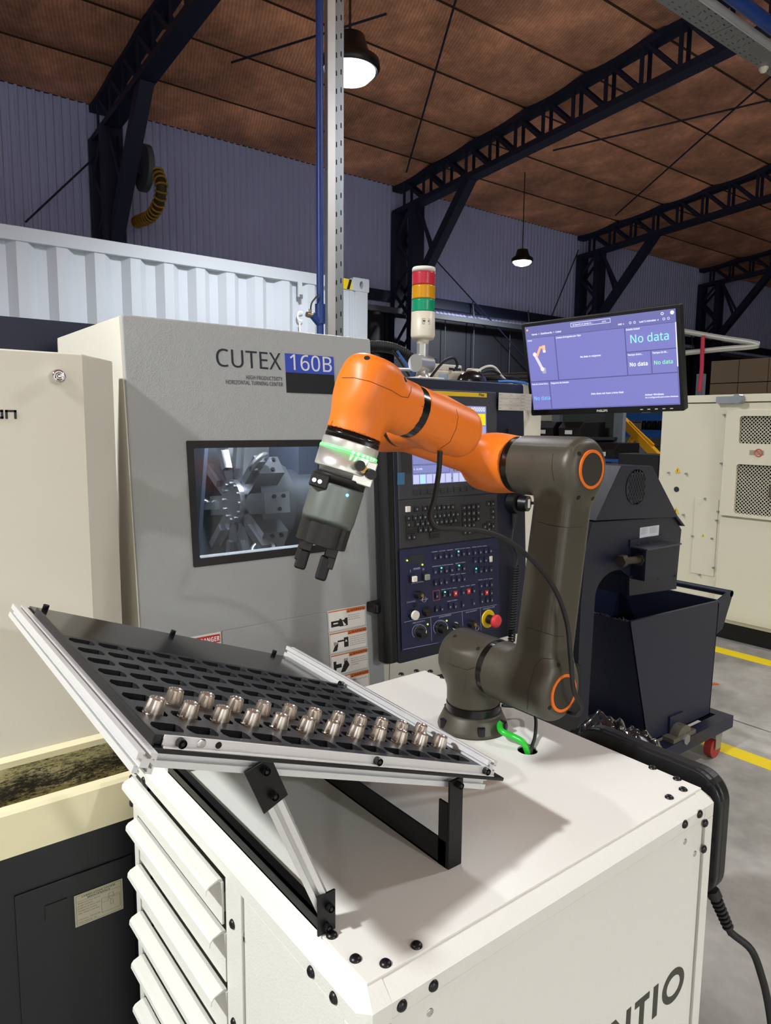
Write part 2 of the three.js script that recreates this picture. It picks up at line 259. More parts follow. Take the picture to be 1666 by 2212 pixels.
{ // bracing rods under the lining and on the wall
  const roofAt = (u, v, d = 0.12) => { const r = ray(u, v), t = (5.62 - d - EYE + 0.105 * 10.1) / (r.y - 0.105 * r.z); return r.multiplyScalar(t).add(V(0, EYE, 0)); };
  const list = [[roofAt(1195, 325), roofAt(1700, 208)], [roofAt(1330, 465, 0.16), roofAt(1700, 135, 0.16)], [roofAt(985, 0), roofAt(878, 372)], [roofAt(500, 135), roofAt(835, 30)]];
  for (const [a, b] of list) { const t = thing('bracing_rod', 'thin steel bracing rod strung under the brown ceiling lining', 'rod', a, 'bracing rods under the roof'); part(t, 'rod', rod(a, b, 0.013, 0.013, 8), mat.blueSteel); }
  const wl = [[atZ(55, 480, -9.8), atZ(215, 330, -9.8)], [atZ(945, 565, -9.8), atZ(1150, 790, -9.8)], [atZ(1185, 700, -9.8), atZ(1250, 540, -9.8)]];
  for (const [a, b] of wl) { const t = thing('wall_brace', 'thin diagonal bracing rod across the corrugated back wall', 'rod', a, 'bracing rods on the wall'); part(t, 'rod', rod(a, b, 0.012, 0.012, 8), mat.blueSteel); }
}
// ---------------------------------------------------------------- hanging lamps
const LABELS = ['round high-bay lamp glowing white beside the galvanised cable tray', 'round high-bay lamp on a long cord before the corrugated wall', 'round high-bay lamp above the drawer side of the cart', 'round high-bay lamp over the yellow-lined aisle', 'added unseen high-bay fill lamp above the open floor before the cart', 'added unseen high-bay fill lamp in the far corner before the lathe', 'added unseen high-bay fill lamp above the cream machine'];
const lampFace = new THREE.MeshStandardMaterial({ color: 0xffffff, emissive: 0xf4f7ff, emissiveIntensity: 9, roughness: 0.4 });
LAMPS.forEach(([x, y, z, I], i) => {
  const t = thing('high_bay_lamp', LABELS[i], 'lamp', V(x, y, z), 'hall lamps');
  part(t, 'housing', lathe([[0.17, 0.0], [0.185, 0.02], [0.18, 0.06], [0.12, 0.1], [0.09, 0.2], [0.02, 0.21], [0.0, 0.21]], V(x, y, z)), mat.blackSatin);
  part(t, 'diffuser', lathe([[0, -0.06], [0.06, -0.055], [0.12, -0.035], [0.155, 0.0], [0.155, 0.012], [0, 0.012]], V(x, y - 0.006, z)), lampFace);
  part(t, 'cord', rod(V(x, y + 0.2, z), V(x, roofY(z) + 0.02, z), 0.008, 0.008, 8), mat.rubber);
  const s = new THREE.SpotLight(0xf4f7fa, I, 0, 1.42, 0.35, 2); s.position.set(0, -0.09, 0); s.target.position.set(0, -4, 0); s.castShadow = true; s.shadow.radius = 7; s.shadow.mapSize.set(1024, 1024);
  t.add(s); t.add(s.target);
});
// ---------------------------------------------------------------- cable trays and compressed-air pipes
function slotTray(w, len, pitch) { const holes = []; for (let y = 0.03; y < len - 0.03; y += pitch) { holes.push(rrect(w * 0.22, w * 0.22 + 0.006, y, y + 0.024, 0.003, 2)); holes.push(rrect(w * 0.68, w * 0.68 + 0.006, y + 0.012, y + 0.036, 0.003, 2)); } return extrude(shapeOf([[0, 0], [w, 0], [w, len], [0, len]], holes), 0.002); }
{
  const a = atZ(705, 400, -2.8), b = atZ(742, 400, -2.8), mid = a.x + (b.x - a.x) * 0.42, y0 = 1.0, y1 = 6.5;
  const t = thing('cable_tray', 'galvanised perforated cable tray standing upright behind the lathe', 'cable tray', V(mid, y0, -2.8));
  part(t, 'perforated_web', slotTray(b.x - mid, y1 - y0, 0.075).translate(mid, y0, -2.8), mat.zinc);
  part(t, 'side_flange', box(a.x, mid, y0, y1, -2.79, -2.785), mat.alu); part(t, 'return_flange', box(mid - 0.002, mid, y0, y1, -2.87, -2.79), mat.zinc); part(t, 'edge_flange', box(b.x - 0.002, b.x, y0, y1, -2.87, -2.8), mat.zinc);
  for (let k = 0; k < 3; k++) part(t, 'cable', rod(V(mid + 0.012 + 0.015 * k, y0, -2.84), V(mid + 0.012 + 0.015 * k, y1, -2.84), 0.006, 0.006, 8), mat.rubber);
  const p = atZ(691, 400, -2.74), r = 0.016, yv = atZ(690, 678, -2.74).y;
  const q = thing('air_pipe', 'blue compressed-air pipe with a lever valve beside the cable tray', 'pipe', V(p.x, y0, p.z));
  part(q, 'pipe', rod(V(p.x, y0, p.z), V(p.x, y1, p.z), r, r, 20), mat.bluePipe);
  part(q, 'tee', [rod(V(p.x, yv - 0.042, p.z), V(p.x, yv + 0.042, p.z), 0.023, 0.023), rod(V(p.x, yv - 0.045, p.z), V(p.x - 0.045, yv - 0.01, p.z + 0.005), 0.017, 0.015)], mat.bluePipe);
  part(q, 'valve', [rod(V(p.x - 0.04, yv - 0.012, p.z), V(p.x - 0.07, yv - 0.008, p.z), 0.013, 0.012), rod(V(p.x - 0.052, yv - 0.01, p.z), V(p.x - 0.052, yv + 0.016, p.z), 0.007, 0.007)], M(0x9a8d72, 0.4, 0.8));
  part(q, 'lever', tube([V(p.x - 0.052, yv + 0.012, p.z + 0.004), V(p.x - 0.05, yv + 0.04, p.z + 0.01), V(p.x - 0.02, yv + 0.08, p.z + 0.02)], 0.004, 20, 6), M(0x4a4c50, 0.5, 0.5));
  // overhead run
  const o = thing('cable_tray', 'galvanised perforated cable tray hung high over the aisle', 'cable tray', V(4.6, 4.3, -2.74));
  for (const [x0, x1, dy] of [[3.2, 5.03, 0], [5.0, 7.2, -0.004]]) part(o, 'perforated_base', (() => { const holes = []; for (let x = x0 + 0.04; x < x1 - 0.06; x += 0.085) { for (const z of [0.02, 0.05, 0.125, 0.155]) holes.push(rrect(x, x + 0.03, z, z + 0.007, 0.003, 2)); holes.push([[x, 0.07], [x + 0.006, 0.07], [x + 0.03, 0.105], [x + 0.024, 0.105]]); } return extrude(shapeOf([[x0, 0], [x1, 0], [x1, 0.18], [x0, 0.18]], holes), 0.002).rotateX(-Math.PI / 2).translate(0, 4.3 + dy, -2.645); })(), mat.zinc);
  part(o, 'side_rail', box(3.2, 7.2, 4.3, 4.36, -2.83, -2.825), mat.zinc); part(o, 'side_rail', box(3.2, 7.2, 4.29, 4.36, -2.65, -2.645), mat.alu);
  const h = thing('air_pipe', 'blue compressed-air main running beside the overhead cable tray', 'pipe', V(5, 4.35, -2.58)); part(h, 'pipe', rod(V(3.2, 4.37, -2.57), V(9, 4.37, -2.57), 0.045, 0.045, 24), mat.bluePipe);
  const s = atX(1650, 146, 5.75), sn = thing('ceiling_sensor', 'small cream plastic sensor dome clipped under the overhead tray', 'sensor', s); part(sn, 'dome', lathe([[0, -0.04], [0.02, -0.034], [0.034, -0.01], [0.036, 0.02], [0, 0.02]], s), mat.ivory); part(sn, 'bracket', rod(s.clone().add(V(0, 0.02, 0)), V(s.x, 4.31, s.z), 0.008, 0.008, 8), mat.zinc);
}
{ // hose reel on the first column
  const c = atX(318, 365, 3.24), t = thing('hose_reel', 'grey drum with a yellow ribbed flexible duct on the dark column', 'hose reel', V(3.2, c.y, c.z));
  part(t, 'drum', rod(V(3.17, c.y, c.z), V(3.24, c.y, c.z), 0.27, 0.27, 40), M(0x5a5f66, 0.5, 0.3));
  part(t, 'bracket', box(3.105, 3.175, c.y - 0.08, c.y + 0.08, c.z - 0.4, c.z), mat.blueSteel);
  const pts = [atX(340, 372, 3.28), atX(349, 402, 3.28), atX(345, 432, 3.28), atX(330, 462, 3.28), atX(296, 480, 3.28)], cv = new THREE.CatmullRomCurve3(pts);
  part(t, 'duct', new THREE.TubeGeometry(cv, 60, 0.06, 14), M(0x3c3320, 0.7));
  for (let i = 0; i <= 17; i++) { const u = i / 17, g = new THREE.TorusGeometry(0.066, 0.013, 6, 18); g.applyQuaternion(quatTo(cv.getTangentAt(u), V(0, 0, 1))); const q = cv.getPointAt(u); g.translate(q.x, q.y, q.z); part(t, 'rib', g, M(0x9a7820, 0.6)); }
}

// ================================================================ THE CART
const TOP = 0.99, CX0 = 0.401, CX1 = 1.146, CZ0 = -0.549, CZ1 = -1.307, CH = 0.02;
const boltGeo = lathe([[0.0072, 0], [0.0068, 0.0018], [0.0048, 0.0038], [0.0025, 0.0044], [0, 0.0044]], V(0, 0, 0), V(0, 1, 0), 18);
const screwGeo = lathe([[0.0052, 0], [0.005, 0.0008], [0.003, 0.0012], [0, 0.0012]], V(0, 0, 0), V(0, 1, 0), 18);
const font = await new FontLoader().loadAsync('fonts/droid/droid_sans_bold.typeface.json');
const fontR = await new FontLoader().loadAsync('fonts/droid/droid_sans_regular.typeface.json');
function words(str, size, fnt, depth = 0.0006) { const g = new TextGeometry(str, { font: fnt, size, depth, curveSegments: 6, bevelEnabled: false }); g.computeBoundingBox(); return g; }
{
  const c = thing('robot_cart', 'off-white painted steel cart with drawers that carries the robot arm', 'cart', V(0.77, 0, -0.93));
  const hole = atY(1140, 1620, TOP), hp = []; for (let i = 0; i < 28; i++) hp.push([hole.x + 0.019 * Math.cos(i * Math.PI / 14), hole.z + 0.019 * Math.sin(i * Math.PI / 14)]);
  part(c, 'top_panel', prismY([[CX0 + CH, CZ0 - CH], [CX1 - CH, CZ0 - CH], [CX1 - CH, CZ1 + CH], [CX0 + CH, CZ1 + CH]], TOP - 0.004, TOP, 0.0008, [hp]), mat.cartTop);
  const K = 0.04, lowY = 0.951, pr = (o, s) => [[o + s * CH * 1.08, TOP - 0.003], [o, TOP - CH], [o, lowY], [o + s * 0.05, lowY], [o + s * 0.05, TOP - 0.006]];
  part(c, 'frame_beam', prismX(pr(CZ0, -1), CX0 + K, CX1 - K, 0.0012), mat.cart); part(c, 'frame_beam', prismX(pr(CZ1, 1), CX0 + K, CX1 - K, 0.0012), mat.cart);
  part(c, 'frame_beam', prismZ(pr(CX0, 1), CZ0 - K, CZ1 + K, 0.0012), mat.cart); part(c, 'frame_beam', prismZ(pr(CX1, -1), CZ0 - K, CZ1 + K, 0.0012), mat.cart);
  for (const [x, sx] of [[CX0, 1], [CX1, -1]]) for (const [z, sz] of [[CZ0, -1], [CZ1, 1]]) {
    const a = 0.013, b = CH, base = [[x + sx * a, z], [x, z + sz * a], [x, z + sz * K], [x + sx * K, z + sz * K], [x + sx * K, z]];
    const up = [[x + sx * b, z + sz * b], [x + sx * b, z + sz * b], [x + sx * b, z + sz * K], [x + sx * K, z + sz * K], [x + sx * K, z + sz * b]];
    const g = new THREE.BufferGeometry(), P = [], y0 = lowY - 0.004, y1 = TOP - b, y2 = TOP - 0.003, L = [base.map((p) => [p[0], y0, p[1]]), base.map((p) => [p[0], y1, p[1]]), up.map((p) => [p[0], y2, p[1]])];
    const tri = (p, q, r) => P.push(...p, ...q, ...r);
    for (let l = 0; l < 2; l++) for (let i = 0; i < 5; i++) { const j = (i + 1) % 5; tri(L[l][i], L[l][j], L[l + 1][j]); tri(L[l][i], L[l + 1][j], L[l + 1][i]); }
    for (let i = 1; i < 4; i++) { tri(L[2][0], L[2][i], L[2][i + 1]); tri(L[0][0], L[0][i], L[0][i + 1]); }
    if (sx * sz > 0) for (let i = 0; i < P.length; i += 9) for (let k = 0; k < 3; k++) { const s = P[i + 3 + k]; P[i + 3 + k] = P[i + 6 + k]; P[i + 6 + k] = s; }
    g.setAttribute('position', new THREE.Float32BufferAttribute(P, 3)); g.computeVertexNormals(); part(c, 'corner_block', g, mat.cart);
    part(c, 'corner_post', prismY([[x + sx * a, z], [x, z + sz * a], [x, z + sz * 0.036], [x + sx * 0.036, z + sz * 0.036], [x + sx * 0.036, z]], 0.1, lowY - 0.005, 0.001), mat.cart);
    part(c, 'foot', rod(V(x + sx * 0.03, 0, z + sz * 0.03), V(x + sx * 0.03, 0.1, z + sz * 0.03), 0.025, 0.015), mat.black);
  }
  part(c, 'side_panel', rbox(CX0 + 0.04, CX1 - 0.04, 0.13, lowY - 0.003, CZ0 - 0.008, CZ0 - 0.003, 0.002), mat.cart);
  part(c, 'end_panel', rbox(CX1 - 0.008, CX1 - 0.003, 0.13, lowY - 0.003, CZ1 + 0.04, CZ0 - 0.04, 0.002), mat.cart);
  part(c, 'back_panel', rbox(CX0 + 0.04, CX1 - 0.04, 0.13, lowY - 0.003, CZ1 + 0.003, CZ1 + 0.008, 0.002), mat.cart);
  part(c, 'floor_plate', box(CX0 + 0.02, CX1 - 0.02, 0.12, 0.13, CZ1 + 0.02, CZ0 - 0.02), mat.cart);
  // drawer side
  const zA = -1.265, zB = -0.892, zP = -0.835;
  part(c, 'drawer_case', [box(CX0 + 0.02, CX1 - 0.1, 0.14, lowY, zA - 0.006, zA - 0.002), box(CX0 + 0.02, CX1 - 0.1, 0.14, lowY, zB + 0.002, zB + 0.006), box(CX1 - 0.11, CX1 - 0.1, 0.14, lowY, zA, zB)], mat.dark);
  part(c, 'divider_post', rbox(CX0, CX0 + 0.03, 0.13, lowY, zB + 0.004, zP - 0.003, 0.002), mat.cart);
  part(c, 'access_panel', rbox(CX0 + 0.003, CX0 + 0.008, 0.14, lowY - 0.004, zP, CZ0 - 0.04, 0.002), mat.cart);
  [0.945, 0.862, 0.768, 0.672, 0.582, 0.49].forEach((y, i) => {
    const out = i === 0 ? 0.004 : 0, h = [0.083, 0.094, 0.096, 0.09, 0.092, 0.13][i] - 0.012, x = CX0 - out;
    const d = part(c, 'drawer', [rbox(x, x + 0.004, y - h, y - 0.004, zA, zB, 0.001), box(x + 0.004, x + 0.3, y - h + 0.008, y - 0.03, zA + 0.012, zA + 0.014), box(x + 0.004, x + 0.3, y - h + 0.008, y - 0.03, zB - 0.014, zB - 0.012), box(x + 0.004, x + 0.3, y - h + 0.008, y - h + 0.01, zA + 0.012, zB - 0.012)], mat.cart);
    const lip = [[x + 0.004, y - 0.006], [x + 0.002, y], [x - 0.004, y + 0.001], [x - 0.018, y - 0.004], [x - 0.0225, y - 0.009], [x - 0.0235, y - 0.017], [x - 0.0222, y - 0.017], [x - 0.0212, y - 0.0098], [x - 0.0172, y - 0.006], [x - 0.004, y - 0.002], [x, y - 0.006]];
    part(d, 'pull_lip', prismZ(lip, zA - 0.004, zB - 0.002), mat.cart);
  });
  const up = quatTo(V(0, 1, 0)), side = quatTo(V(-1, 0, 0)), fwd = quatTo(V(0, 0, 1));
  for (const [u, v] of [[717, 2021], [768, 2072], [833, 2082], [900, 2043], [1410, 1659], [1463, 1683], [1476, 1706], [1446, 1723], [867, 1457], [900, 1450], [930, 1451], [957, 1464]]) place(c, 'bolt', boltGeo, mat.blackSatin, atY(u, v, TOP), up);
  for (const [u, v] of [[293, 1664], [285, 1681], [311, 1686], [285, 1735], [503, 1996], [673, 2099], [722, 2155], [300, 2206], [506, 2209]]) place(c, 'bolt', boltGeo, mat.blackSatin, atX(u, v, CX0), side);
  for (const [u, v] of [[936, 2129], [868, 2172], [1479, 1780], [1511, 1758], [1523, 1778], [1520, 1834]]) place(c, 'bolt', boltGeo, mat.blackSatin, atZ(u, v, CZ0), fwd);
  place(c, 'screw', screwGeo, mat.chrome, atX(527, 2028, CX0 + 0.003), side);
  for (const [u, v] of [[1480, 1818], [1501, 1844], [929, 2187]]) place(c, 'screw', screwGeo, mat.chrome, atZ(u, v, CZ0 - 0.003), fwd);
  const lz = CZ0 - 0.003, ly = 0.646, lh = 0.057, lm = M(0x3c3d33, 0.5), slab = (pts, holes) => prismZ(pts.map((p) => [p[0], ly + p[1] * lh]), lz - 0.0002, lz + 0.0006, 0, holes), oval = (rx, ry) => Array.from({ length: 40 }, (_, i) => [1.0435 + rx * Math.cos(i * Math.PI / 20), 0.5 + ry * Math.sin(i * Math.PI / 20)]);
  for (const g of [slab([[0.868, 0], [0.88, 0], [0.88, 0.62], [0.908, 0], [0.92, 0], [0.92, 1], [0.908, 1], [0.908, 0.38], [0.88, 1], [0.868, 1]]), slab([[0.9445, 0], [0.9575, 0], [0.9575, 0.8], [0.971, 0.8], [0.971, 1], [0.931, 1], [0.931, 0.8], [0.9445, 0.8]]), slab([[0.983, 0], [0.9965, 0], [0.9965, 1], [0.983, 1]]), slab(oval(0.0335, 0.53), [oval(0.0205, 0.31).map((p) => [p[0], ly + p[1] * lh])])]) part(c, 'lettering', g, lm, 'dark grey capital letter');
}

// ================================================================ THE ROBOT ARM
const S = V(0.9907, 1.1294, -0.982), EL = V(1.0428, 1.5242, -0.982), Wc = V(0.7477, 1.6012, -0.829), W2 = V(0.6066, 1.6436, -0.829), FL = V(0.5870, 1.5783, -0.8359), FA = V(0.7477, 1.6012, -0.982);
const j5 = W2.clone().sub(Wc).normalize(), gd = FL.clone().sub(W2).normalize(), zz = V(0, 0, 1), along = (p, d, t) => p.clone().addScaledVector(d, t);
let robotBody;
{
  const r = thing('articulated_robot', 'six-axis robot arm with dark grey lower joints and orange wrist', 'robot arm', V(S.x, TOP, S.z));
  const by = TOP;
  part(r, 'base_flange', lathe([[0, 0], [0.0705, 0], [0.0715, 0.004], [0.0705, 0.009], [0.0595, 0.033], [0.056, 0.036], [0, 0.036]], V(S.x, by, S.z), V(0, 1, 0), 72), mat.robot);
  part(r, 'base_ring', rod(V(S.x, by + 0.035, S.z), V(S.x, by + 0.052, S.z), 0.0545, 0.0545, 64), mat.ring);
  for (const a of [0.1, 1.25, 2.1, 3.4, 4.6, 5.5]) { const p = V(S.x + 0.067 * Math.cos(a), by + 0.02, S.z + 0.067 * Math.sin(a)); part(r, 'mounting_bolt', [rod(p.clone().add(V(0, -0.012, 0)), p.clone().add(V(0, 0.004, 0)), 0.0075, 0.0075, 16)], mat.blackSatin); }
  const J1 = clip(blend(0.02, sdCyl(V(S.x, by + 0.05, S.z), V(S.x, S.y + 0.03, S.z), 0.0535, 0.006), sdCyl(V(S.x, S.y, S.z - 0.057), V(S.x, S.y, S.z + 0.1), 0.056, 0.018)), V(S.x, S.y, S.z + 0.0585), zz);
  part(r, 'shoulder_housing', surface(J1, [S.x - 0.075, by + 0.04, S.z - 0.08], [S.x + 0.075, S.y + 0.075, S.z + 0.085], 0.003), mat.robot);
  part(r, 'joint_ring', rod(along(S, zz, 0.054), along(S, zz, 0.076), 0.0545, 0.0545, 64), mat.ring);
  const ARM = 0.170, a0 = along(S, zz, ARM), a1 = along(EL, zz, ARM);
  const back = zz.clone().negate(), UA = clip(blend(0.024, sdCyl(along(S, zz, 0.03), along(S, zz, 0.2215), 0.0565, 0.02), sdCyl(along(EL, zz, 0.03), along(EL, zz, 0.2215), 0.0565, 0.02), sdLink(a0, a1, [0.044, 0.041, 0.042, 0.041], 0.02)), along(S, zz, 0.072), back);
  part(r, 'upper_arm', surface(UA, [S.x - 0.08, S.y - 0.075, S.z + 0.055], [EL.x + 0.08, EL.y + 0.075, S.z + 0.235], 0.003), mat.robot);
  part(r, 'joint_ring', rod(along(EL, zz, 0.05), along(EL, zz, 0.076), 0.0545, 0.0545, 64), mat.ring);
  for (const p of [S, EL]) {
    const q = along(p, zz, 0.2238), ringShape = new THREE.Shape(); ringShape.absarc(0, 0, 0.0345, 0, Math.PI * 2); const hl = new THREE.Path(); hl.absarc(0, 0, 0.0292, 0, Math.PI * 2); ringShape.holes.push(hl);
    part(r, 'joint_cover', rod(along(q, zz, -0.004), along(q, zz, 0.0008), 0.0292, 0.0292, 48), mat.cap);
    part(r, 'accent_ring', extrude(ringShape, 0.0042, 0, 40).translate(q.x, q.y, q.z - 0.003), mat.orangeRing, 'orange ring around the joint cover');
  }
  const FO = clip(blend(0.045, sdCyl(along(EL, zz, -0.052), along(EL, zz, 0.1), 0.0545, 0.014), sdCone(EL, FA, 0.04, 0.0335), sdCyl(along(FA, zz, -0.05), along(FA, zz, 0.1), 0.0405, 0.014)), along(S, zz, 0.0555), zz);
  part(r, 'forearm', surface(FO, [FA.x - 0.06, EL.y - 0.075, S.z - 0.07], [EL.x + 0.075, FA.y + 0.06, S.z + 0.075], 0.003), mat.orange);
  part(r, 'joint_ring', rod(along(FA, zz, 0.05), along(FA, zz, 0.068), 0.0395, 0.0395, 56), mat.ring);
  const WA = clip(blend(0.022, sdCyl(along(FA, zz, 0.064), along(FA, zz, 0.15), 0.0405, 0.002), sdCyl(along(Wc, j5, -0.066), along(Wc, j5, 0.1), 0.0412, 0.021)), along(Wc, j5, 0.0585), j5);
  part(r, 'wrist_housing', surface(WA, [Wc.x - 0.1, Wc.y - 0.075, S.z + 0.05], [Wc.x + 0.09, Wc.y + 0.08, Wc.z + 0.055], 0.0026), mat.orange);
  part(r, 'joint_ring', rod(along(Wc, j5, 0.055), along(Wc, j5, 0.075), 0.0402, 0.0402, 56), mat.ring);
  const WB = clip(clip(blend(0.02, sdCyl(along(Wc, j5, 0.03), along(W2, j5, 0.036), 0.0412, 0.022), sdCyl(along(W2, gd, -0.05), along(W2, gd, 0.1), 0.0405, 0.021)), along(W2, gd, 0.0615), gd), along(Wc, j5, 0.0715), j5.clone().negate());
  part(r, 'wrist_housing', surface(WB, [W2.x - 0.1, W2.y - 0.115, W2.z - 0.06], [Wc.x, W2.y + 0.075, W2.z + 0.055], 0.0026), mat.orange);
  robotBody = (x, y, z) => Math.min(J1(x, y, z), UA(x, y, z), FO(x, y, z), WA(x, y, z), WB(x, y, z));
  // moulding seams and screw pockets, found on the castings along the sight line
  const hit = (u, v) => { const d = ray(u, v).normalize(), o = V(0, EYE, 0); let t = 0.3; for (let i = 0; i < 160; i++) { const p = along(o, d, t), s = robotBody(p.x, p.y, p.z); if (s < 1e-4) return p; t += s * 0.9; if (t > 4) return null; } return null; };
  const nrm = (p) => { const e = 1e-3, f = robotBody; return V(f(p.x + e, p.y, p.z) - f(p.x - e, p.y, p.z), f(p.x, p.y + e, p.z) - f(p.x, p.y - e, p.z), f(p.x, p.y, p.z + e) - f(p.x, p.y, p.z - e)).normalize(); };
  for (const [u, v] of [[1252, 980], [1300, 987], [1250, 1075], [1281, 1077], [1207, 1437], [1238, 1430], [1188, 1529], [1236, 1520], [983, 1374], [1033, 1401], [1091, 989], [793, 773], [876, 820]]) { const p = hit(u, v); if (!p) continue; const n = nrm(p); part(r, 'screw_pocket', rod(along(p, n, -0.003), along(p, n, 0.0003), 0.0042, 0.0042, 16), mat.dark); }
  const seamTo = (pts, m) => { const ps = []; for (let i = 0; i + 1 < pts.length; i++) for (let k = 0; k < 6; k++) { const t = k / 6, p = hit(pts[i][0] + (pts[i + 1][0] - pts[i][0]) * t, pts[i][1] + (pts[i + 1][1] - pts[i][1]) * t); if (p) ps.push(p); } if (ps.length > 3) part(r, 'cover_seam', tube(ps, 0.00055, ps.length * 2, 5), m); };
  const so = M(0x8a3f08, 0.6), sg = M(0x15140f, 0.6);
  for (const q of [[[739, 816], [765, 816], [800, 824], [845, 843], [868, 857], [882, 859], [888, 846], [889, 833]], [[986, 884], [990, 900], [986, 925], [972, 955], [947, 972]], [[911, 877], [920, 881], [923, 888], [921, 893]], [[718, 928], [716, 915], [720, 908]]]) seamTo(q, so);
  for (const q of [[[966, 1432], [985, 1440], [1010, 1447], [1030, 1440], [1045, 1415], [1058, 1393]], [[1138, 1549], [1142, 1490], [1155, 1440], [1170, 1422], [1200, 1424]], [[1162, 1127], [1190, 1135], [1225, 1140], [1265, 1138]], [[1135, 1354], [1160, 1362], [1200, 1374], [1222, 1375]], [[1195, 980], [1192, 1010], [1198, 1045]]]) seamTo(q, sg);
  { const p = atZ(1078, 1526, S.z + 0.05); const q = hit(1076, 1526); if (q) { const n = nrm(q); part(r, 'rating_label', flat(along(q, n, 0.0008).add(V(-0.006, -0.012, 0)), V(0.012, 0, -0.004), V(0, 0.024, 0)), M(0xd8d8d4, 0.5), 'small white rating label'); } }

  // tool: quick changer and two-finger gripper
  const view = FL.clone().sub(V(0, EYE, 0)).normalize(), hx = view.clone().cross(gd.clone().negate()).normalize(), hz = hx.clone().cross(gd.clone().negate()).normalize();
  const GM = new THREE.Matrix4().makeBasis(hx, gd.clone().negate(), hz).setPosition(FL), T = (g) => g.applyMatrix4(GM), O = V(0, 0, 0);
  part(r, 'flange_ring', T(lathe([[0, 0.008], [0.0395, 0.008], [0.0398, -0.006], [0, -0.006]], O, V(0, 1, 0), 64)), mat.ring);
  const tc = part(r, 'tool_changer', T(join([lathe([[0, -0.006], [0.041, -0.006], [0.0415, -0.0075], [0.0415, -0.018], [0.0395, -0.0185], [0, -0.0185]], O, V(0, 1, 0), 64), lathe([[0, -0.0225], [0.0425, -0.0225], [0.0425, -0.047], [0.0405, -0.049], [0.034, -0.049], [0.034, -0.058], [0, -0.058]], O, V(0, 1, 0), 64), rbox(0.012, 0.044, -0.06, -0.024, 0.008, 0.03, 0.002)])), mat.aluBright);
  const led = new THREE.MeshStandardMaterial({ color: 0x9fffa8, emissive: 0x2cff4a, emissiveIntensity: 1.1, roughness: 0.4 });
  part(tc, 'status_light_ring', T(lathe([[0, -0.0183], [0.0426, -0.0183], [0.0429, -0.0205], [0.0426, -0.0227], [0, -0.0227]], O, V(0, 1, 0), 64)), led, 'glowing green light ring');
  for (const [px, py] of [[0.018, -0.034], [0.036, -0.041]]) { part(tc, 'air_plug', T(rod(V(px, py, 0.03), V(px + 0.003, py - 0.001, 0.05), 0.0072, 0.0072, 24)), mat.black, 'black slotted air plug'); part(tc, 'brass_fitting', T(rod(V(px - 0.009, py + 0.003, 0.03), V(px - 0.009, py + 0.003, 0.037), 0.006, 0.006, 6)), M(0xb08c4a, 0.3, 0.9)); }
  const hot = new THREE.MeshStandardMaterial({ color: 0xd8ffdc, emissive: 0xa8ffb4, emissiveIntensity: 3 });
  for (const a of [0.15, 0.33, 0.51, 0.69, 0.87, 1.05]) part(tc, 'light_spot', T(new THREE.SphereGeometry(0.0019, 10, 8).translate(0.0424 * Math.sin(a), -0.0205, 0.0424 * Math.cos(a))), hot);
  const gb = part(r, 'gripper', T(join([lathe([[0, -0.068], [0.0372, -0.068], [0.0385, -0.072], [0.0385, -0.118], [0.037, -0.127], [0, -0.127]], O, V(0, 1, 0), 72)])), mat.gripGrey);
  part(gb, 'collar', T(join([lathe([[0, -0.057], [0.037, -0.057], [0.0378, -0.058], [0.0378, -0.069], [0, -0.069]], O, V(0, 1, 0), 64), rbox(-0.04, -0.014, -0.081, -0.06, 0.008, 0.0375, 0.003)])), mat.gripBlack);
  for (const px of [-0.034, -0.026]) part(gb, 'cap_screw', T(rod(V(px, -0.072, 0.0375), V(px, -0.072, 0.0385), 0.003, 0.003, 16)), mat.chrome);
  const blue = new THREE.MeshStandardMaterial({ color: 0x88c4ff, emissive: 0x58a8ff, emissiveIntensity: 1.6 });
  { const a = 0.42; part(gb, 'status_led', T(rod(V(0.0375 * Math.sin(a), -0.079, 0.0375 * Math.cos(a)), V(0.0393 * Math.sin(a), -0.079, 0.0393 * Math.cos(a)), 0.0022, 0.0022, 14)), blue, 'small blue status light'); }
  const low = []; for (let i = 0; i < 60; i++) { const a = i / 60 * Math.PI * 2, n = Math.abs(((a / (Math.PI / 2)) % 1) - 0.5) < 0.07 ? 0.9 : 1; low.push([0.0368 * n * Math.cos(a), 0.0368 * n * Math.sin(a)]); }
  part(gb, 'finger_rail_block', T(prismY(low, -0.158, -0.126, 0.001)), mat.gripBlack);
  for (const s of [-1, 1]) {
    const k = s * 0.0185;
    const f = part(gb, 'finger', T(join([rbox(k - 0.009, k + 0.009, -0.172, -0.157, -0.012, 0.013, 0.002), rbox(k + (s < 0 ? -0.011 : -0.003), k + (s < 0 ? -0.003 : 0.009), -0.188, -0.165, -0.01, 0.012, 0.002)])), mat.gripBlack);
    part(f, 'finger_pad', T(rbox(k - 0.0085 + (s > 0 ? -0.004 : 0), k + 0.0085 + (s > 0 ? -0.004 : 0), s < 0 ? -0.2 : -0.207, -0.172, -0.008, 0.012, 0.004, 3)), mat.padBlack);
  }
}
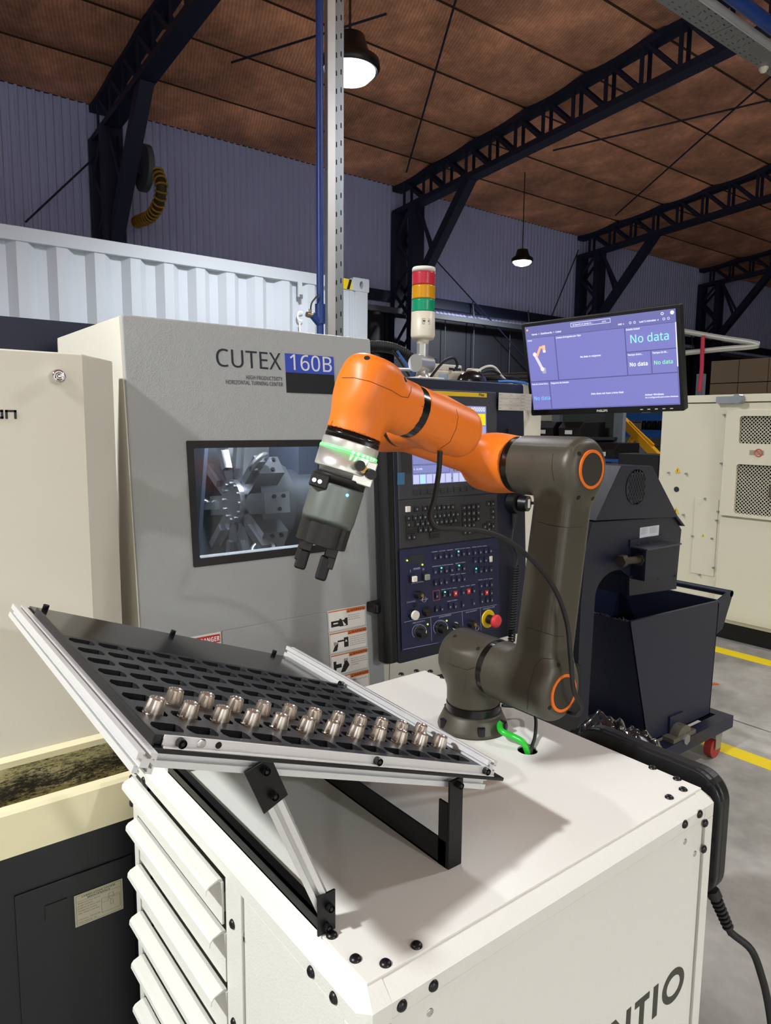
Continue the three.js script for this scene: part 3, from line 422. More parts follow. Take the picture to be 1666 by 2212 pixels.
{ // dress pack: cable along the arm, hoses at the base
  const a = thing('robot_cable', 'black cable looping from the orange wrist down to the elbow joint cap', 'cable', V(0.8, 1.5, -0.8));
  part(a, 'sheath', tube([atZ(951, 975, -0.82), atZ(948, 1020, -0.82), atZ(938, 1080, -0.81), atZ(929, 1118, -0.8), atZ(940, 1138, -0.79), atZ(985, 1142, -0.78), atZ(1040, 1147, -0.77), atZ(1090, 1164, -0.765), atZ(1150, 1210, -0.76), atZ(1200, 1275, -0.755), atZ(1225, 1345, -0.75), atZ(1233, 1420, -0.74), atZ(1240, 1490, -0.735), atZ(1256, 1530, -0.735), atZ(1248, 1543, -0.74), atZ(1222, 1538, -0.77)], 0.0042, 140, 12), mat.rubber);
  const hole = atY(1140, 1620, TOP);
  const b = thing('air_hose', 'bright green air hose from the robot base into the cart top', 'hose', V(hole.x, TOP, hole.z));
  part(b, 'hose', tube([V(S.x + 0.02, TOP + 0.021, S.z + 0.055), atY(1085, 1580, TOP + 0.022), atY(1110, 1592, TOP + 0.017), atY(1130, 1604, TOP + 0.012), V(hole.x + 0.001, TOP - 0.008, hole.z + 0.001), V(hole.x + 0.012, TOP - 0.06, hole.z + 0.01)], 0.0062, 50, 14), M(0x22b52a, 0.35));
  part(b, 'grommet', rod(V(S.x + 0.018, TOP + 0.02, S.z + 0.055), V(S.x + 0.0215, TOP + 0.019, S.z + 0.068), 0.0085, 0.0085, 20), mat.black);
  const d = thing('signal_cable', 'thin black cable rising from the cart hole behind the shoulder joint', 'cable', V(hole.x, TOP, hole.z));
  part(d, 'sheath', tube([V(hole.x + 0.006, TOP - 0.05, hole.z + 0.004), V(hole.x + 0.006, TOP, hole.z + 0.004), atZ(1156, 1590, hole.z - 0.02), atZ(1157, 1550, hole.z - 0.05), atZ(1140, 1530, hole.z - 0.1), atZ(1085, 1524, S.z + 0.02)], 0.0034, 60, 10), mat.rubber);
}

// ================================================================ THE TRAY RACK
const ex = V(0.9346, -0.3555, -0.0149).normalize(), back = V(-0.0019, 0.0368, -0.9993).normalize(), ny = back.clone().negate().cross(ex).normalize();
const TM = new THREE.Matrix4().makeBasis(ex, ny, back.clone().negate()).setPosition(V(0.2244, 1.2877, -0.652)), TT = (g) => g.applyMatrix4(TM), TQ = new THREE.Quaternion().setFromRotationMatrix(TM);
const tp = (x, y, z) => V(x, y, z).applyMatrix4(TM);
function slotProfile(s) { // square aluminium extrusion with a groove on each side
  const h = s / 2, w = s * 0.14, m = s * 0.24, d1 = s * 0.1, d2 = s * 0.28, side = [[-h, -h], [-w, -h], [-w, -h + d1], [-m, -h + d1], [-m + 0.05 * s, -h + d2], [m - 0.05 * s, -h + d2], [m, -h + d1], [w, -h + d1], [w, -h]], o = [];
  for (let k = 0; k < 4; k++) { const c = Math.round(Math.cos(k * Math.PI / 2)), q = Math.round(Math.sin(k * Math.PI / 2)); for (const [x, y] of side) o.push([x * c - y * q, x * q + y * c]); } return o;
}
const profZ = (s, len) => extrude(shapeOf(slotProfile(s)), len);
{
  const t = thing('parts_tray', 'tilted black parts tray framed in aluminium extrusion on black steel feet', 'tray', V(0.63, TOP, -0.9));
  part(t, 'base_plate', TT(rbox(-0.004, 0.54, -0.005, 0, -0.553, 0.004, 0.001)), M(0x131315, 0.3));
  part(t, 'gloss_panel', TT(rbox(0.0, 0.5, 0, 0.003, -0.552, -0.366, 0.001)), M(0x1b1b1d, 0.14));
  part(t, 'edge_rail', TT(profZ(0.02, 0.575).translate(-0.014, -0.009, -0.555)), mat.alu);
  part(t, 'front_rail', TT(profZ(0.02, 0.54).rotateY(Math.PI / 2).translate(-0.014, -0.0155, -0.0235)), mat.alu);
  part(t, 'rear_rail', TT(profZ(0.02, 0.54).rotateY(Math.PI / 2).translate(-0.014, -0.0155, -0.54)), mat.alu);
  part(t, 'guide_rail', TT(profZ(0.02, 0.568).translate(0.512, 0.0105, -0.57)), mat.alu);
  part(t, 'stop_bar', TT(join([rbox(0.008, 0.517, 0.0, 0.0115, -0.0045, -0.0025, 0.0005), rbox(0.008, 0.517, 0.0, 0.002, -0.0045, 0.0035, 0.0005)])), mat.alu);
  part(t, 'edge_strip', TT(rbox(-0.0042, -0.0008, 0.0, 0.012, -0.5, 0.0, 0.001)), mat.blackSatin);
  const slot = (x, z) => [[x - 0.0135, z - 0.0122], [x + 0.0135, z - 0.0122], [x + 0.0172, z - 0.006], [x + 0.0172, z + 0.006], [x + 0.0135, z + 0.0122], [x - 0.0135, z + 0.0122], [x - 0.0182, z + 0.004], [x - 0.0182, z - 0.004]];
  const zr = (k) => -(0.030 + 0.0446 * k), pla = M(0x1a1b1e, 0.36, 0, { bumpMap: grain, bumpScale: 0.0003 });
  for (const [k0, z0, z1] of [[0, -0.1865, -0.006], [4, -0.364, -0.1885]]) {
    const holes = []; for (let k = k0; k < k0 + 4; k++) for (let i = 0; i < 12; i++) holes.push(slot(0.022 + 0.0408 * i, zr(k)));
    part(t, 'slotted_sheet', TT(prismY([[0.0, z0], [0.499, z0], [0.499, z1], [0.0, z1]], 0.0002, k0 ? 0.0095 : 0.0102, 0.0006, holes)), pla);
  }
  const screw = lathe([[0, 0.008], [0.0022, 0.008], [0.0024, 0.0045], [0.0042, 0.0045], [0.0045, 0.008], [0.0047, 0.0075], [0.0047, 0], [0, 0]], V(0, 0, 0), V(0, 1, 0), 20), outQ = TQ.clone().multiply(quatTo(zz));
  for (const [x, z] of [[0.022, -0.545], [0.243, -0.545], [0.462, -0.545]]) place(t, 'cap_screw', screw, mat.blackSatin, tp(x, 0.003, z), TQ);
  for (const x of [0.026, 0.292, 0.5]) place(t, 'cap_screw', screw, mat.blackSatin, tp(x, 0.0062, -0.0025), outQ);
  place(t, 'cap_screw', screw, mat.blackSatin, tp(0.5, 0.0105, -0.36), TQ.clone().multiply(quatTo(V(-1, 0, 0))));
  place(t, 'rivet_hole', screwGeo, mat.dark, tp(0.07, 0.0062, -0.0025), outQ, V(0.7, 0.7, 0.7)); place(t, 'rivet', screwGeo, mat.chrome, tp(0.05, 0.0062, -0.0025), outQ);
  // feet: two angle irons along the cart, posts, strut with bracket plates
  part(t, 'foot_angle', [box(0.4215, 0.442, TOP, TOP + 0.003, -1.16, -0.665), box(0.4215, 0.4245, TOP, TOP + 0.02, -1.16, -0.665), box(0.4215, 0.436, TOP + 0.0165, TOP + 0.02, -1.16, -0.665)], mat.blackSteel);
  part(t, 'foot_angle', [box(0.628, 0.656, TOP, TOP + 0.003, -1.16, -0.668), box(0.628, 0.631, TOP, TOP + 0.038, -1.16, -0.668)], mat.blackSteel);
  const postY = 1.6 - 0.485;
  for (const z of [-0.666, -1.16]) part(t, 'post', [rbox(0.628, 0.653, TOP, postY + 0.004, z, z + 0.004, 0.001), box(0.628, 0.631, TOP, postY - 0.03, z - 0.018, z)], mat.blackSteel);
  const s0 = atZ(702, 1962, -0.674), s1 = atZ(566, 1672, -0.674), sd = s1.clone().sub(s0).normalize();
  for (const dz of [0, -0.478]) { const g = profZ(0.019, s0.distanceTo(s1)); g.applyQuaternion(quatTo(sd, V(0, 0, 1))); g.translate(s0.x, s0.y, s0.z + dz); part(t, 'strut', g, mat.alu); }
  const br = extrude(shapeOf([[-0.0165, -0.03], [0.0165, -0.03], [0.0165, 0.026], [-0.0165, 0.03]]), 0.003, 0.0006); br.rotateZ(-Math.atan2(sd.x, sd.y)); const bc = atZ(576, 1693, -0.662); br.translate(bc.x, bc.y, -0.664); part(t, 'bracket_plate', br, mat.blackSteel);
  const b2 = atZ(706, 1974, -0.661); part(t, 'bracket_plate', rbox(b2.x - 0.0125, b2.x + 0.0125, TOP + 0.0005, b2.y + 0.027, -0.6635, -0.6605, 0.0008), mat.blackSteel);
  for (const [u, v] of [[570, 1662], [588, 1716], [709, 1957], [704, 1999], [989, 1694]]) place(t, 'cap_screw', screw, mat.blackSatin, atZ(u, v, -0.661), quatTo(zz));
  place(t, 'cap_screw', screw, mat.black, V(0.631, TOP + 0.02, -0.78), quatTo(V(1, 0, 0)));
}
const ORD = ['first', 'second', 'third', 'fourth', 'fifth', 'sixth', 'seventh', 'eighth', 'ninth', 'tenth', 'eleventh', 'twelfth'];
{ // turned parts standing in the slots
  const prof = [[0, 0], [0.0104, 0], [0.0112, 0.001], [0.0115, 0.0085], [0.011, 0.0095], [0.011, 0.0115], [0.0092, 0.022], [0.009, 0.0245], [0.008, 0.0256], [0.0062, 0.0256], [0.0058, 0.0245], [0, 0.0245]];
  const seg = 60, P = [], I = [];
  for (let j = 0; j < prof.length; j++) for (let i = 0; i <= seg; i++) {
    const a = i / seg * Math.PI * 2; let k = 1; for (const c of [0.62, 2.72, 4.81]) { const d = Math.abs(a - c); if (prof[j][1] > 0.006 && prof[j][0] > 0.005) k = Math.min(k, 1 - 0.2 * Math.exp(-Math.pow(d / 0.12, 4))); }
    P.push(prof[j][0] * k * Math.cos(a), prof[j][1], prof[j][0] * k * Math.sin(a));
  }
  for (let j = 0; j + 1 < prof.length; j++) for (let i = 0; i < seg; i++) { const a = j * (seg + 1) + i, b = a + 1, c = a + seg + 1, d = c + 1; I.push(a, c, b, b, c, d); }
  const g0 = new THREE.BufferGeometry(); g0.setAttribute('position', new THREE.Float32BufferAttribute(P, 3)); g0.setIndex(I);
  const g = g0.toNonIndexed(); g.computeVertexNormals(); const m = M(0xcabfb4, 0.24, 0.92);
  // smooth around, crisp at the turned steps
  { const p = g.attributes.position, n = g.attributes.normal, acc = new Map(), key = (i) => [p.getX(i), p.getY(i), p.getZ(i)].map((c) => Math.round(c * 1e6)).join(); for (let i = 0; i < p.count; i++) { const k = key(i); if (!acc.has(k)) acc.set(k, []); acc.get(k).push(V(n.getX(i), n.getY(i), n.getZ(i))); } const out = []; for (let i = 0; i < p.count; i++) { const me = V(n.getX(i), n.getY(i), n.getZ(i)), s = V(0, 0, 0); for (const q of acc.get(key(i))) if (q.dot(me) > 0.9) s.add(q); s.normalize(); out.push(s.x, s.y, s.z); } g.setAttribute('normal', new THREE.Float32BufferAttribute(out, 3)); }
  metreUV(g);
  for (const [row, k, i0] of [['front', 1, 0], ['back', 2, 1]]) for (let i = i0; i < 12; i++) {
    const o = new THREE.Mesh(g, m); o.name = numbered('steel_collet'); o.castShadow = o.receiveShadow = true; o.position.copy(tp(0.0232 + 0.0409 * i, 0.0005, -(0.030 + 0.0446 * k) + 0.001)); o.quaternion.copy(TQ).multiply(new THREE.Quaternion().setFromAxisAngle(V(0, 1, 0), R(-0.25, 0.25)));
    o.userData = { label: 'steel collet, ' + ORD[i - i0] + ' from the edge rail, ' + (k === 1 ? 'row nearer the stop bar' : 'row farther from stop bar'), category: 'workpiece', group: 'steel collets in the ' + (k === 1 ? 'first' : 'second') + ' filled row' };
    scene.add(o);
  }
}

// ================================================================ SHIPPING CONTAINER
{
  const z = -5.36, y1 = 2.9, xR = atZ(797, 640, z).x, xL = -3, t = thing('shipping_container', 'pale grey corrugated shipping container behind the lathe', 'container', V(xR, 0, z));
  const pts = []; for (let x = xR - 0.32; x > xL; x -= 0.251) pts.push([x, z - 0.01], [x - 0.072, z - 0.01], [x - 0.126, z - 0.055], [x - 0.197, z - 0.055]);
  const plan = pts.concat([[xL, z - 0.055], [xL, z - 0.06]]), inner = pts.slice().reverse().map((p) => [p[0], p[1] - 0.005]);
  const wall = prismY(plan.concat(inner), 0.15, y1 - 0.1).toNonIndexed(); wall.computeVertexNormals(); part(t, 'corrugated_wall', wall, mat.container);
  part(t, 'top_rail', rbox(xL, xR - 0.17, y1 - 0.115, y1 - 0.02, z - 0.07, z, 0.006), mat.container);
  part(t, 'bottom_rail', box(xL, xR, 0, 0.16, z - 0.07, z), mat.container);
  part(t, 'plain_panel', box(xR - 0.34, xR - 0.14, 0.15, y1 - 0.11, z - 0.03, z - 0.012), mat.container);
  part(t, 'corner_post', rbox(xR - 0.15, xR - 0.012, 0.1, y1 - 0.1, z - 0.16, z + 0.002, 0.006), mat.container);
  part(t, 'post_fold', box(xR - 0.215, xR - 0.185, 0.15, y1 - 0.12, z - 0.02, z + 0.004), mat.container);
  part(t, 'roof', box(xL, xR, y1 - 0.03, y1 - 0.02, z - 2.4, z - 0.01), mat.container); part(t, 'end_wall', box(xR - 0.05, xR - 0.02, 0.1, y1 - 0.05, z - 2.4, z - 0.1), mat.container); part(t, 'far_wall', box(xL, xR, 0.1, y1 - 0.05, z - 2.4, z - 2.37), mat.container);
  const hole = []; for (let i = 0; i < 20; i++) hole.push([xR - 0.085 + 0.02 * Math.cos(i * Math.PI / 10), y1 - 0.06 + 0.036 * Math.sin(i * Math.PI / 10)]);
  part(t, 'corner_casting', prismZ(rrect(xR - 0.178, xR, y1 - 0.118, y1, 0.012), z - 0.05, z + 0.006, 0.002, [hole]), mat.container); part(t, 'casting_core', box(xR - 0.16, xR - 0.01, y1 - 0.11, y1 - 0.01, z - 0.16, z - 0.05), mat.dark);
  const hz = part(t, 'hazard_strip', box(xR - 0.42, xR - 0.19, y1 - 0.112, y1 - 0.025, z, z + 0.0015), mat.yellowPaint, 'yellow and black hazard strip');
  for (const x of [xR - 0.405, xR - 0.31, xR - 0.215]) part(hz, 'stripe', prismZ([[x - 0.03, y1 - 0.112], [x - 0.002, y1 - 0.112], [x + 0.026, y1 - 0.025], [x - 0.002, y1 - 0.025]], z + 0.001, z + 0.0025), mat.black);
  const l = atZ(650, 626, z); part(t, 'latch_recess', [box(l.x - 0.028, l.x + 0.012, l.y - 0.06, l.y + 0.07, z - 0.012, z + 0.004)], mat.container); part(t, 'latch', box(l.x - 0.014, l.x + 0.012, l.y - 0.075, l.y - 0.04, z, z + 0.012), M(0x6d7175, 0.5));
  const tx = words('C', 0.085, font), tb = tx.boundingBox, q = atZ(649, 682, z); tx.translate(q.x - (tb.max.x) / 2, q.y - 0.042, z - 0.011); const tx2 = box(q.x - 0.008, q.x + 0.008, q.y - 0.2, q.y - 0.055, z - 0.011, z - 0.0095); part(t, 'marking', join([tx, tx2]), mat.white, 'white painted letter');
}

// ================================================================ THE LATHE
const zd = (y) => -1.66 + 0.083 * (1.84 - y), tilt = (g) => shear(g, (y) => 0.083 * (1.84 - y));
const doorAt = (u, v) => { const r = ray(u, v), t = (-1.66 + 0.083 * (1.84 - EYE)) / (r.z + 0.083 * r.y); return V(r.x * t, EYE + r.y * t, r.z * t); };
const sticker = (p, name, x0, x1, y0, y1, tex, f = zd, lab) => part(p, name, flat(V(x0, y0, f(y0) + 0.0012), V(x1 - x0, 0, 0), V(0, y1 - y0, f(y1) - f(y0))), M(0xffffff, 0.5, 0, { map: tex }), lab);
function warningPrint(kind) {
  return printed(512, 330, (g, w, h) => {
    g.fillStyle = '#f1efe8'; g.fillRect(0, 0, w, h); g.strokeStyle = '#3a3a38'; g.lineWidth = 3; g.strokeRect(10, 14, w - 20, h - 24);
    g.fillStyle = '#e8741a'; g.fillRect(kind < 0 ? 12 : 250, 16, kind < 0 ? w - 24 : 250, 62); if (kind >= 0) g.fillRect(12, 16, 240, 14);
    g.fillStyle = '#111'; g.font = 'bold 46px sans-serif'; g.fillText('WARNING', 300, 64); g.beginPath(); g.moveTo(262, 68); g.lineTo(278, 28); g.lineTo(294, 68); g.fill(); g.fillStyle = '#f2c31a'; g.fillRect(275, 42, 6, 18);
    g.fillStyle = '#111';
    if (kind === 0) { g.fillRect(40, 170, 110, 90); g.fillRect(150, 150, 110, 120); g.fillStyle = '#f1efe8'; g.beginPath(); g.arc(200, 150, 26, 0, 7); g.fill(); g.fillRect(70, 200, 60, 20); g.beginPath(); g.moveTo(190, 180); g.lineTo(240, 260); g.lineTo(205, 265); g.fill(); }
    if (kind === 1) { g.fillRect(195, 110, 60, 150); g.fillRect(110, 140, 90, 26); g.beginPath(); g.moveTo(40, 300); g.lineTo(70, 220); g.lineTo(120, 180); g.lineTo(100, 290); g.fill(); for (let i = 0; i < 4; i++) g.fillRect(62 + 15 * i, 150 + 6 * i, 8, 60); g.fillStyle = '#f1efe8'; g.beginPath(); g.moveTo(208, 180); g.lineTo(225, 140); g.lineTo(242, 180); g.fill(); }
    if (kind === 2) { g.fillRect(40, 110, 36, 170); g.fillRect(76, 160, 70, 60); g.beginPath(); g.moveTo(130, 300); g.lineTo(170, 190); g.lineTo(200, 120); g.lineTo(230, 150); g.lineTo(250, 210); g.lineTo(190, 300); g.fill(); for (let i = 0; i < 3; i++) g.fillRect(180 + 18 * i, 95, 9, 60); }
    g.fillStyle = '#333'; g.font = '22px sans-serif';
    const lines = [['Do not get close', 'to the machine', 'during operation.'], ['Do not get close to the inside', 'of the machine or touch the', 'turret during rotation.', 'It can cause fatal injuries', 'by the protruding objects.'], ['Do not place your hand or', 'any part of your body in the', 'machine while the chuck', 'is rotating.'], ['Make sure that the user\'s']][kind];
    lines.forEach((s, i) => g.fillText(s, 272, 130 + 32 * i, 222));
  });
}
{
  const t = thing('turning_center', 'cream and grey horizontal turning centre with a windowed sliding door', 'lathe', V(0.7, 0, -1.6));
  const xl = 0.529, xr = 1.226, yT = 1.84, yB = 0.55;
  const outer = rrect(xl, xr, yB, yT, 0.006, 3), win = rrect(0.68, 1.082, 1.272, 1.538, 0.004, 2);
  const door = part(t, 'door', tilt(prismZ(outer, -1.70, -1.66, 0.003, [win])), mat.grey);
  part(t, 'door_return', prismX([[-1.667, yT - 0.004], [-1.74, yT - 0.004], [-1.66, yB], [zd(yB) - 0.006, yB]], xl - 0.003, xl + 0.004), mat.cream);
  part(t, 'upper_side', prismX([[-1.70, yT - 0.003], [-2.236, yT - 0.003], [-2.236, 0.5], [-1.70, 0.5]], xl - 0.001, xl + 0.01), mat.cream);
  part(t, 'upper_side', prismX([[-1.70, yT - 0.003], [-2.236, yT - 0.003], [-2.236, 0.5], [-1.70, 0.5]], xr - 0.01, xr), mat.cream);
  part(t, 'roof_cover', rbox(xl, xr, yT - 0.02, yT - 0.001, -2.236, -1.67, 0.003), mat.cream); part(t, 'back_cover', box(xl, xr, 0.5, yT - 0.01, -2.245, -2.236), mat.zinc);
  part(door, 'window_frame', tilt(prismZ(rrect(0.663, 1.098, 1.252, 1.556, 0.003, 2), -1.661, -1.6575, 0, [win])), mat.black);
  part(door, 'window_pane', tilt(box(0.676, 1.086, 1.268, 1.542, -1.668, -1.664)), new THREE.MeshPhysicalMaterial({ color: 0xdfe3e6, roughness: 0.07, transmission: 1, thickness: 0, ior: 1.5 }));
  const h0 = doorAt(478, 1361), h1 = doorAt(704, 1321); part(door, 'lower_hatch', tilt(prismZ(rrect(h0.x, h1.x, 0.6, h1.y, 0.004, 2), -1.661, -1.6545, 0.0015)), mat.grey);
  // chamber: walls, turret with tool holders, work light
  const inner = M(0x6e7276, 0.45, 0.5, { bumpMap: cloudy, bumpScale: 0.002 });
  part(t, 'chamber_wall', [box(xl + 0.012, xl + 0.02, 1.0, 1.8, -2.2, -1.72), box(xr - 0.02, xr - 0.012, 1.0, 1.8, -2.2, -1.72), box(xl + 0.01, xr - 0.01, 1.0, 1.8, -2.2, -2.19), box(xl + 0.01, xr - 0.01, 1.0, 1.01, -2.2, -1.7), box(xl + 0.01, xr - 0.01, 1.78, 1.79, -2.2, -1.7)], inner);
  part(t, 'slant_guard', [bar(V(0.70, 1.02, -1.86), V(0.80, 1.62, -1.95), 0.3, 0.01, V(1, 0.1, 0)), box(1.13, 1.2, 1.05, 1.75, -2.15, -1.9)], M(0x4d5563, 0.4, 0.4));
  const C = V(0.985, 1.355, -1.95), bright = M(0xa7a8aa, 0.28, 0.9), tu = part(t, 'tool_turret', [rod(V(C.x - 0.02, C.y, C.z), V(C.x + 0.09, C.y, C.z), 0.13, 0.13, 12), rod(V(C.x + 0.09, C.y, C.z), V(1.19, C.y, C.z), 0.1, 0.1, 24)], M(0x808488, 0.35, 0.8));
  part(tu, 'turret_cap', [rod(V(C.x - 0.06, C.y + 0.01, C.z), V(C.x - 0.02, C.y + 0.01, C.z), 0.066, 0.07, 40), ...Array.from({ length: 12 }, (_, i) => rod(V(C.x - 0.066, C.y + 0.01 + 0.055 * Math.cos(i * 0.5236), C.z + 0.055 * Math.sin(i * 0.5236)), V(C.x - 0.058, C.y + 0.01 + 0.055 * Math.cos(i * 0.5236), C.z + 0.055 * Math.sin(i * 0.5236)), 0.006, 0.006, 8))], bright);
  for (let i = 0; i < 10; i++) {
    const a = i * Math.PI / 5 + 0.2, c = Math.cos(a), s = Math.sin(a), mk = (g) => g.rotateX(a).translate(C.x, C.y, C.z);
    const hd = part(tu, 'tool_holder', [mk(box(-0.045, 0.035, 0.1, 0.185, -0.03, 0.03)), mk(box(-0.06, -0.03, 0.115, 0.215, -0.012, 0.012)), mk(prismZ([[-0.045, 0.1], [-0.045, 0.05], [-0.02, 0.03], [-0.02, 0.1]], -0.028, 0.028))], bright);
    if (i % 2) part(hd, 'boring_ring', mk(new THREE.TorusGeometry(0.03, 0.008, 10, 28).rotateY(0.5).translate(-0.05, 0.21, 0.01)), bright);
    for (const [bx, bz] of [[-0.015, -0.018], [0.015, -0.018], [0, 0.018]]) part(hd, 'clamp_screw', mk(rod(V(bx, 0.184, bz), V(bx, 0.19, bz), 0.006, 0.006, 8)), M(0x2a2c2e, 0.4, 0.6));
  }
  const wl = part(t, 'work_light', box(0.72, 1.02, 1.765, 1.779, -1.76, -1.735), new THREE.MeshStandardMaterial({ color: 0xffffff, emissive: 0xf2f5ff, emissiveIntensity: 2 }), 'white strip lamp inside the chamber');
  const pl = new THREE.PointLight(0xf2f5ff, 1.1, 0, 2); pl.position.set(0.87 - 0.7, 1.745, -1.75 + 1.6); pl.castShadow = true; pl.shadow.radius = 3; t.add(pl);
  // headstock cover with chamfered edge, splash ledge, dark base
  const cov = part(t, 'headstock_cover', prismY([[-2.6, -1.47], [0.39, -1.47], [0.487, -1.602], [0.487, -1.68], [-2.6, -1.68]], 0.955, 1.73, 0.003), mat.cream);
  const bc = atZ(121, 814, -1.47); part(cov, 'stop_stud', lathe([[0.0135, 0], [0.0135, 0.02], [0.0105, 0.026], [0.0062, 0.026], [0.006, 0.02], [0, 0.02]], bc, zz, 36), mat.chrome);
  { const r = 0.0042, p0 = atZ(36, 898, -1.47), x = p0.x, y = p0.y - 0.006, hgt = 0.0165; const st = (a, b, c, d) => box(a, b, c, d, -1.4702, -1.4692); part(cov, 'lettering', [st(x - 0.019, x - 0.019 + r, y, y + hgt), st(x - 0.019, x, y + hgt - r, y + hgt), st(x - r, x, y, y + hgt), st(x - 0.042, x - 0.022, y, y + r), st(x - 0.042, x - 0.022, y + hgt - r, y + hgt), st(x - 0.022 - r, x - 0.022, y, y + hgt), st(x - 0.042, x - 0.042 + r, y, y + hgt)], mat.black, 'dark angular letters'); }
  part(t, 'cover_skirt', prismX([[-1.47, 0.957], [-1.458, 0.95], [-1.458, 0.938], [-1.48, 0.934], [-1.6, 0.934], [-1.6, 0.957]], -2.6, 0.45, 0.001), mat.yellowedCream);
  const gf = fbm(512, [[8, 0.7], [40, 0.8], [120, 1], [256, 0.9]], 44);
  const grime = toTexture(512, 1, (x, y, i) => { const v = ((y / 512) * 0.1 + 0.0) / 0.1, band = Math.exp(-Math.pow((v - 0.45 - 0.3 * (coarseF[(x * 2) % 512] - 0.5)) / 0.2, 2)), d = Math.min(1, Math.max(0, (gf[i] - 0.5 + 0.3 * band) * 3.2)); return [196 - 160 * d, 188 - 156 * d, 140 - 118 * d]; }, true); grime.repeat.set(1 / 0.5, 1 / 0.1); grime.offset.set(0, 0.6); 
  const gm = M(0xffffff, 0.7, 0, { map: grime }), gg = bar(V(-1.1, 0.905, -1.47), V(-1.1, 0.905, -1.43), 3, 0.02);
  part(t, 'splash_gutter', [box(-2.6, 0.47, 0.835, 0.936, -1.478, -1.472), box(-2.6, 0.47, 0.83, 0.836, -1.478, -1.38)], gm, 'oil-stained gutter strip');
  part(t, 'splash_ledge', prismX([[-1.362, 0.812], [-1.362, 0.893], [-1.367, 0.9], [-1.386, 0.9], [-1.39, 0.894], [-1.39, 0.812]], -2.6, 0.6, 0.001), mat.yellowedCream);
  const bs = part(t, 'machine_base', box(-2.6, 1.9, 0, 0.815, -2.3, -1.385), mat.navyBase);
  const d0 = atZ(30, 1935, -1.385), d1 = atZ(220, 1870, -1.385); part(bs, 'service_door', rbox(d0.x, d1.x + 0.06, 0.15, d0.y, -1.386, -1.381, 0.002), mat.navyBase);
  const gp = atZ(122, 1965, -1.38); part(bs, 'door_grip', box(gp.x - 0.02, gp.x + 0.02, gp.y - 0.016, gp.y + 0.016, -1.381, -1.379), mat.black);
  const s0 = atZ(163, 2004, -1.38), s1 = atZ(264, 1897, -1.38);
  part(bs, 'maintenance_plate', flat(V(s0.x, s0.y, -1.3795), V(s1.x - s0.x, 0, 0), V(0, s1.y - s0.y, 0)), M(0xffffff, 0.45, 0.2, { map: printed(640, 540, (g, w, h) => {
    g.fillStyle = '#b9b49c'; g.fillRect(0, 0, w, h); g.strokeStyle = '#4a473c'; g.lineWidth = 4; g.strokeRect(24, 24, w - 48, h - 48); g.beginPath(); g.moveTo(24, 122); g.lineTo(w - 24, 122); g.stroke();
    g.fillStyle = '#2d2b24'; g.textAlign = 'center'; g.font = 'bold 42px sans-serif'; g.fillText('LUBRICATION SYSTEM', w / 2, 70); g.fillText('MAINTENANCE', w / 2, 112); g.textAlign = 'left'; g.font = '30px sans-serif';
    ['Make sure that the oil', 'gauge remains', 'between H and L, and', 'change the oil and', 'filter every 6 months.'].forEach((s, i) => g.fillText(s, 40, 168 + 44 * i)); g.fillText('Lubricant - ISO VG 68', 40, 450); g.fillText('Tank capacity - 2L', 40, 496);
    g.strokeRect(350, 220, 90, 70); g.strokeRect(450, 170, 60, 60); g.strokeRect(520, 220, 80, 30); g.beginPath(); g.arc(480, 250, 24, 0, 7); g.stroke(); g.strokeRect(470, 290, 34, 80); g.beginPath(); g.moveTo(350, 300); g.lineTo(350, 460); g.lineTo(600, 460); g.lineTo(600, 240); g.stroke(); }) }), 'yellowed printed maintenance plate');
  part(t, 'rear_housing', box(-2.6, 0.7, 0.8, atZ(0, 682, -2.35).y, -3.0, -2.35), mat.navy);
  part(t, 'column_cover', box(xr, 1.262, 0.5, 1.66, -2.2, -1.605), mat.cream);
  part(t, 'side_enclosure', [box(1.262, 1.9, 0.5, 1.66, -2.3, -1.86), box(1.262, 1.9, 0.5, 0.905, -1.86, -1.6)], mat.cream);
  const e0 = atZ(1134, 900, -1.75), e1 = atZ(1170, 900, -1.75); part(t, 'end_cover', [rbox(e0.x - 0.05, e1.x, 0.5, 1.75, -2.3, -1.75, 0.004), box(e0.x - 0.01, e1.x - 0.03, 1.1, 1.7, -1.752, -1.744)], mat.cream);
  // door lettering and stickers
  const put = (str, size, fnt, u, v, m, name, uEnd) => { const g = words(str, size, fnt), bb = g.boundingBox, p = doorAt(u, v); if (uEnd) { const k = (doorAt(uEnd, v).x - p.x) / (bb.max.x - bb.min.x); g.scale(k, 1, 1); bb.min.x *= k; } g.translate(p.x - bb.min.x, p.y, -1.6602); tilt(g); return part(door, name, g, m); };
  const ink = M(0x1c1f2b, 0.5);
  put('CUTEX', 0.0435, fontR, 468, 791, ink, 'lettering', 608); put('HIGH PRODUCTIVITY', 0.0098, fontR, 532, 819, ink, 'lettering', 610); put('HORIZONTAL TURNING CENTER', 0.0098, fontR, 488, 829, ink, 'lettering', 611);
  { const a = doorAt(615, 762), b = doorAt(720, 770), m = doorAt(619, 804), e = doorAt(722, 852); const x0 = a.x, x1 = b.x, yt = a.y - 0.001; part(door, 'badge', tilt(box(x0, x1, m.y, yt, -1.6602, -1.6592)), M(0x2f49b4, 0.45), 'blue badge'); part(door, 'badge', tilt(box(x0, x1, e.y, m.y, -1.6602, -1.6592)), M(0x14161c, 0.4), 'black badge'); const g = words('160B', 0.041, fontR), bb = g.boundingBox; g.scale(((x1 - x0) * 0.86) / (bb.max.x - bb.min.x), 1, 1); g.translate(x0 + (x1 - x0) * 0.06, m.y + 0.007, -1.6596); tilt(g); part(door, 'lettering', g, M(0xd9dde0, 0.5), 'pale thin numerals'); }
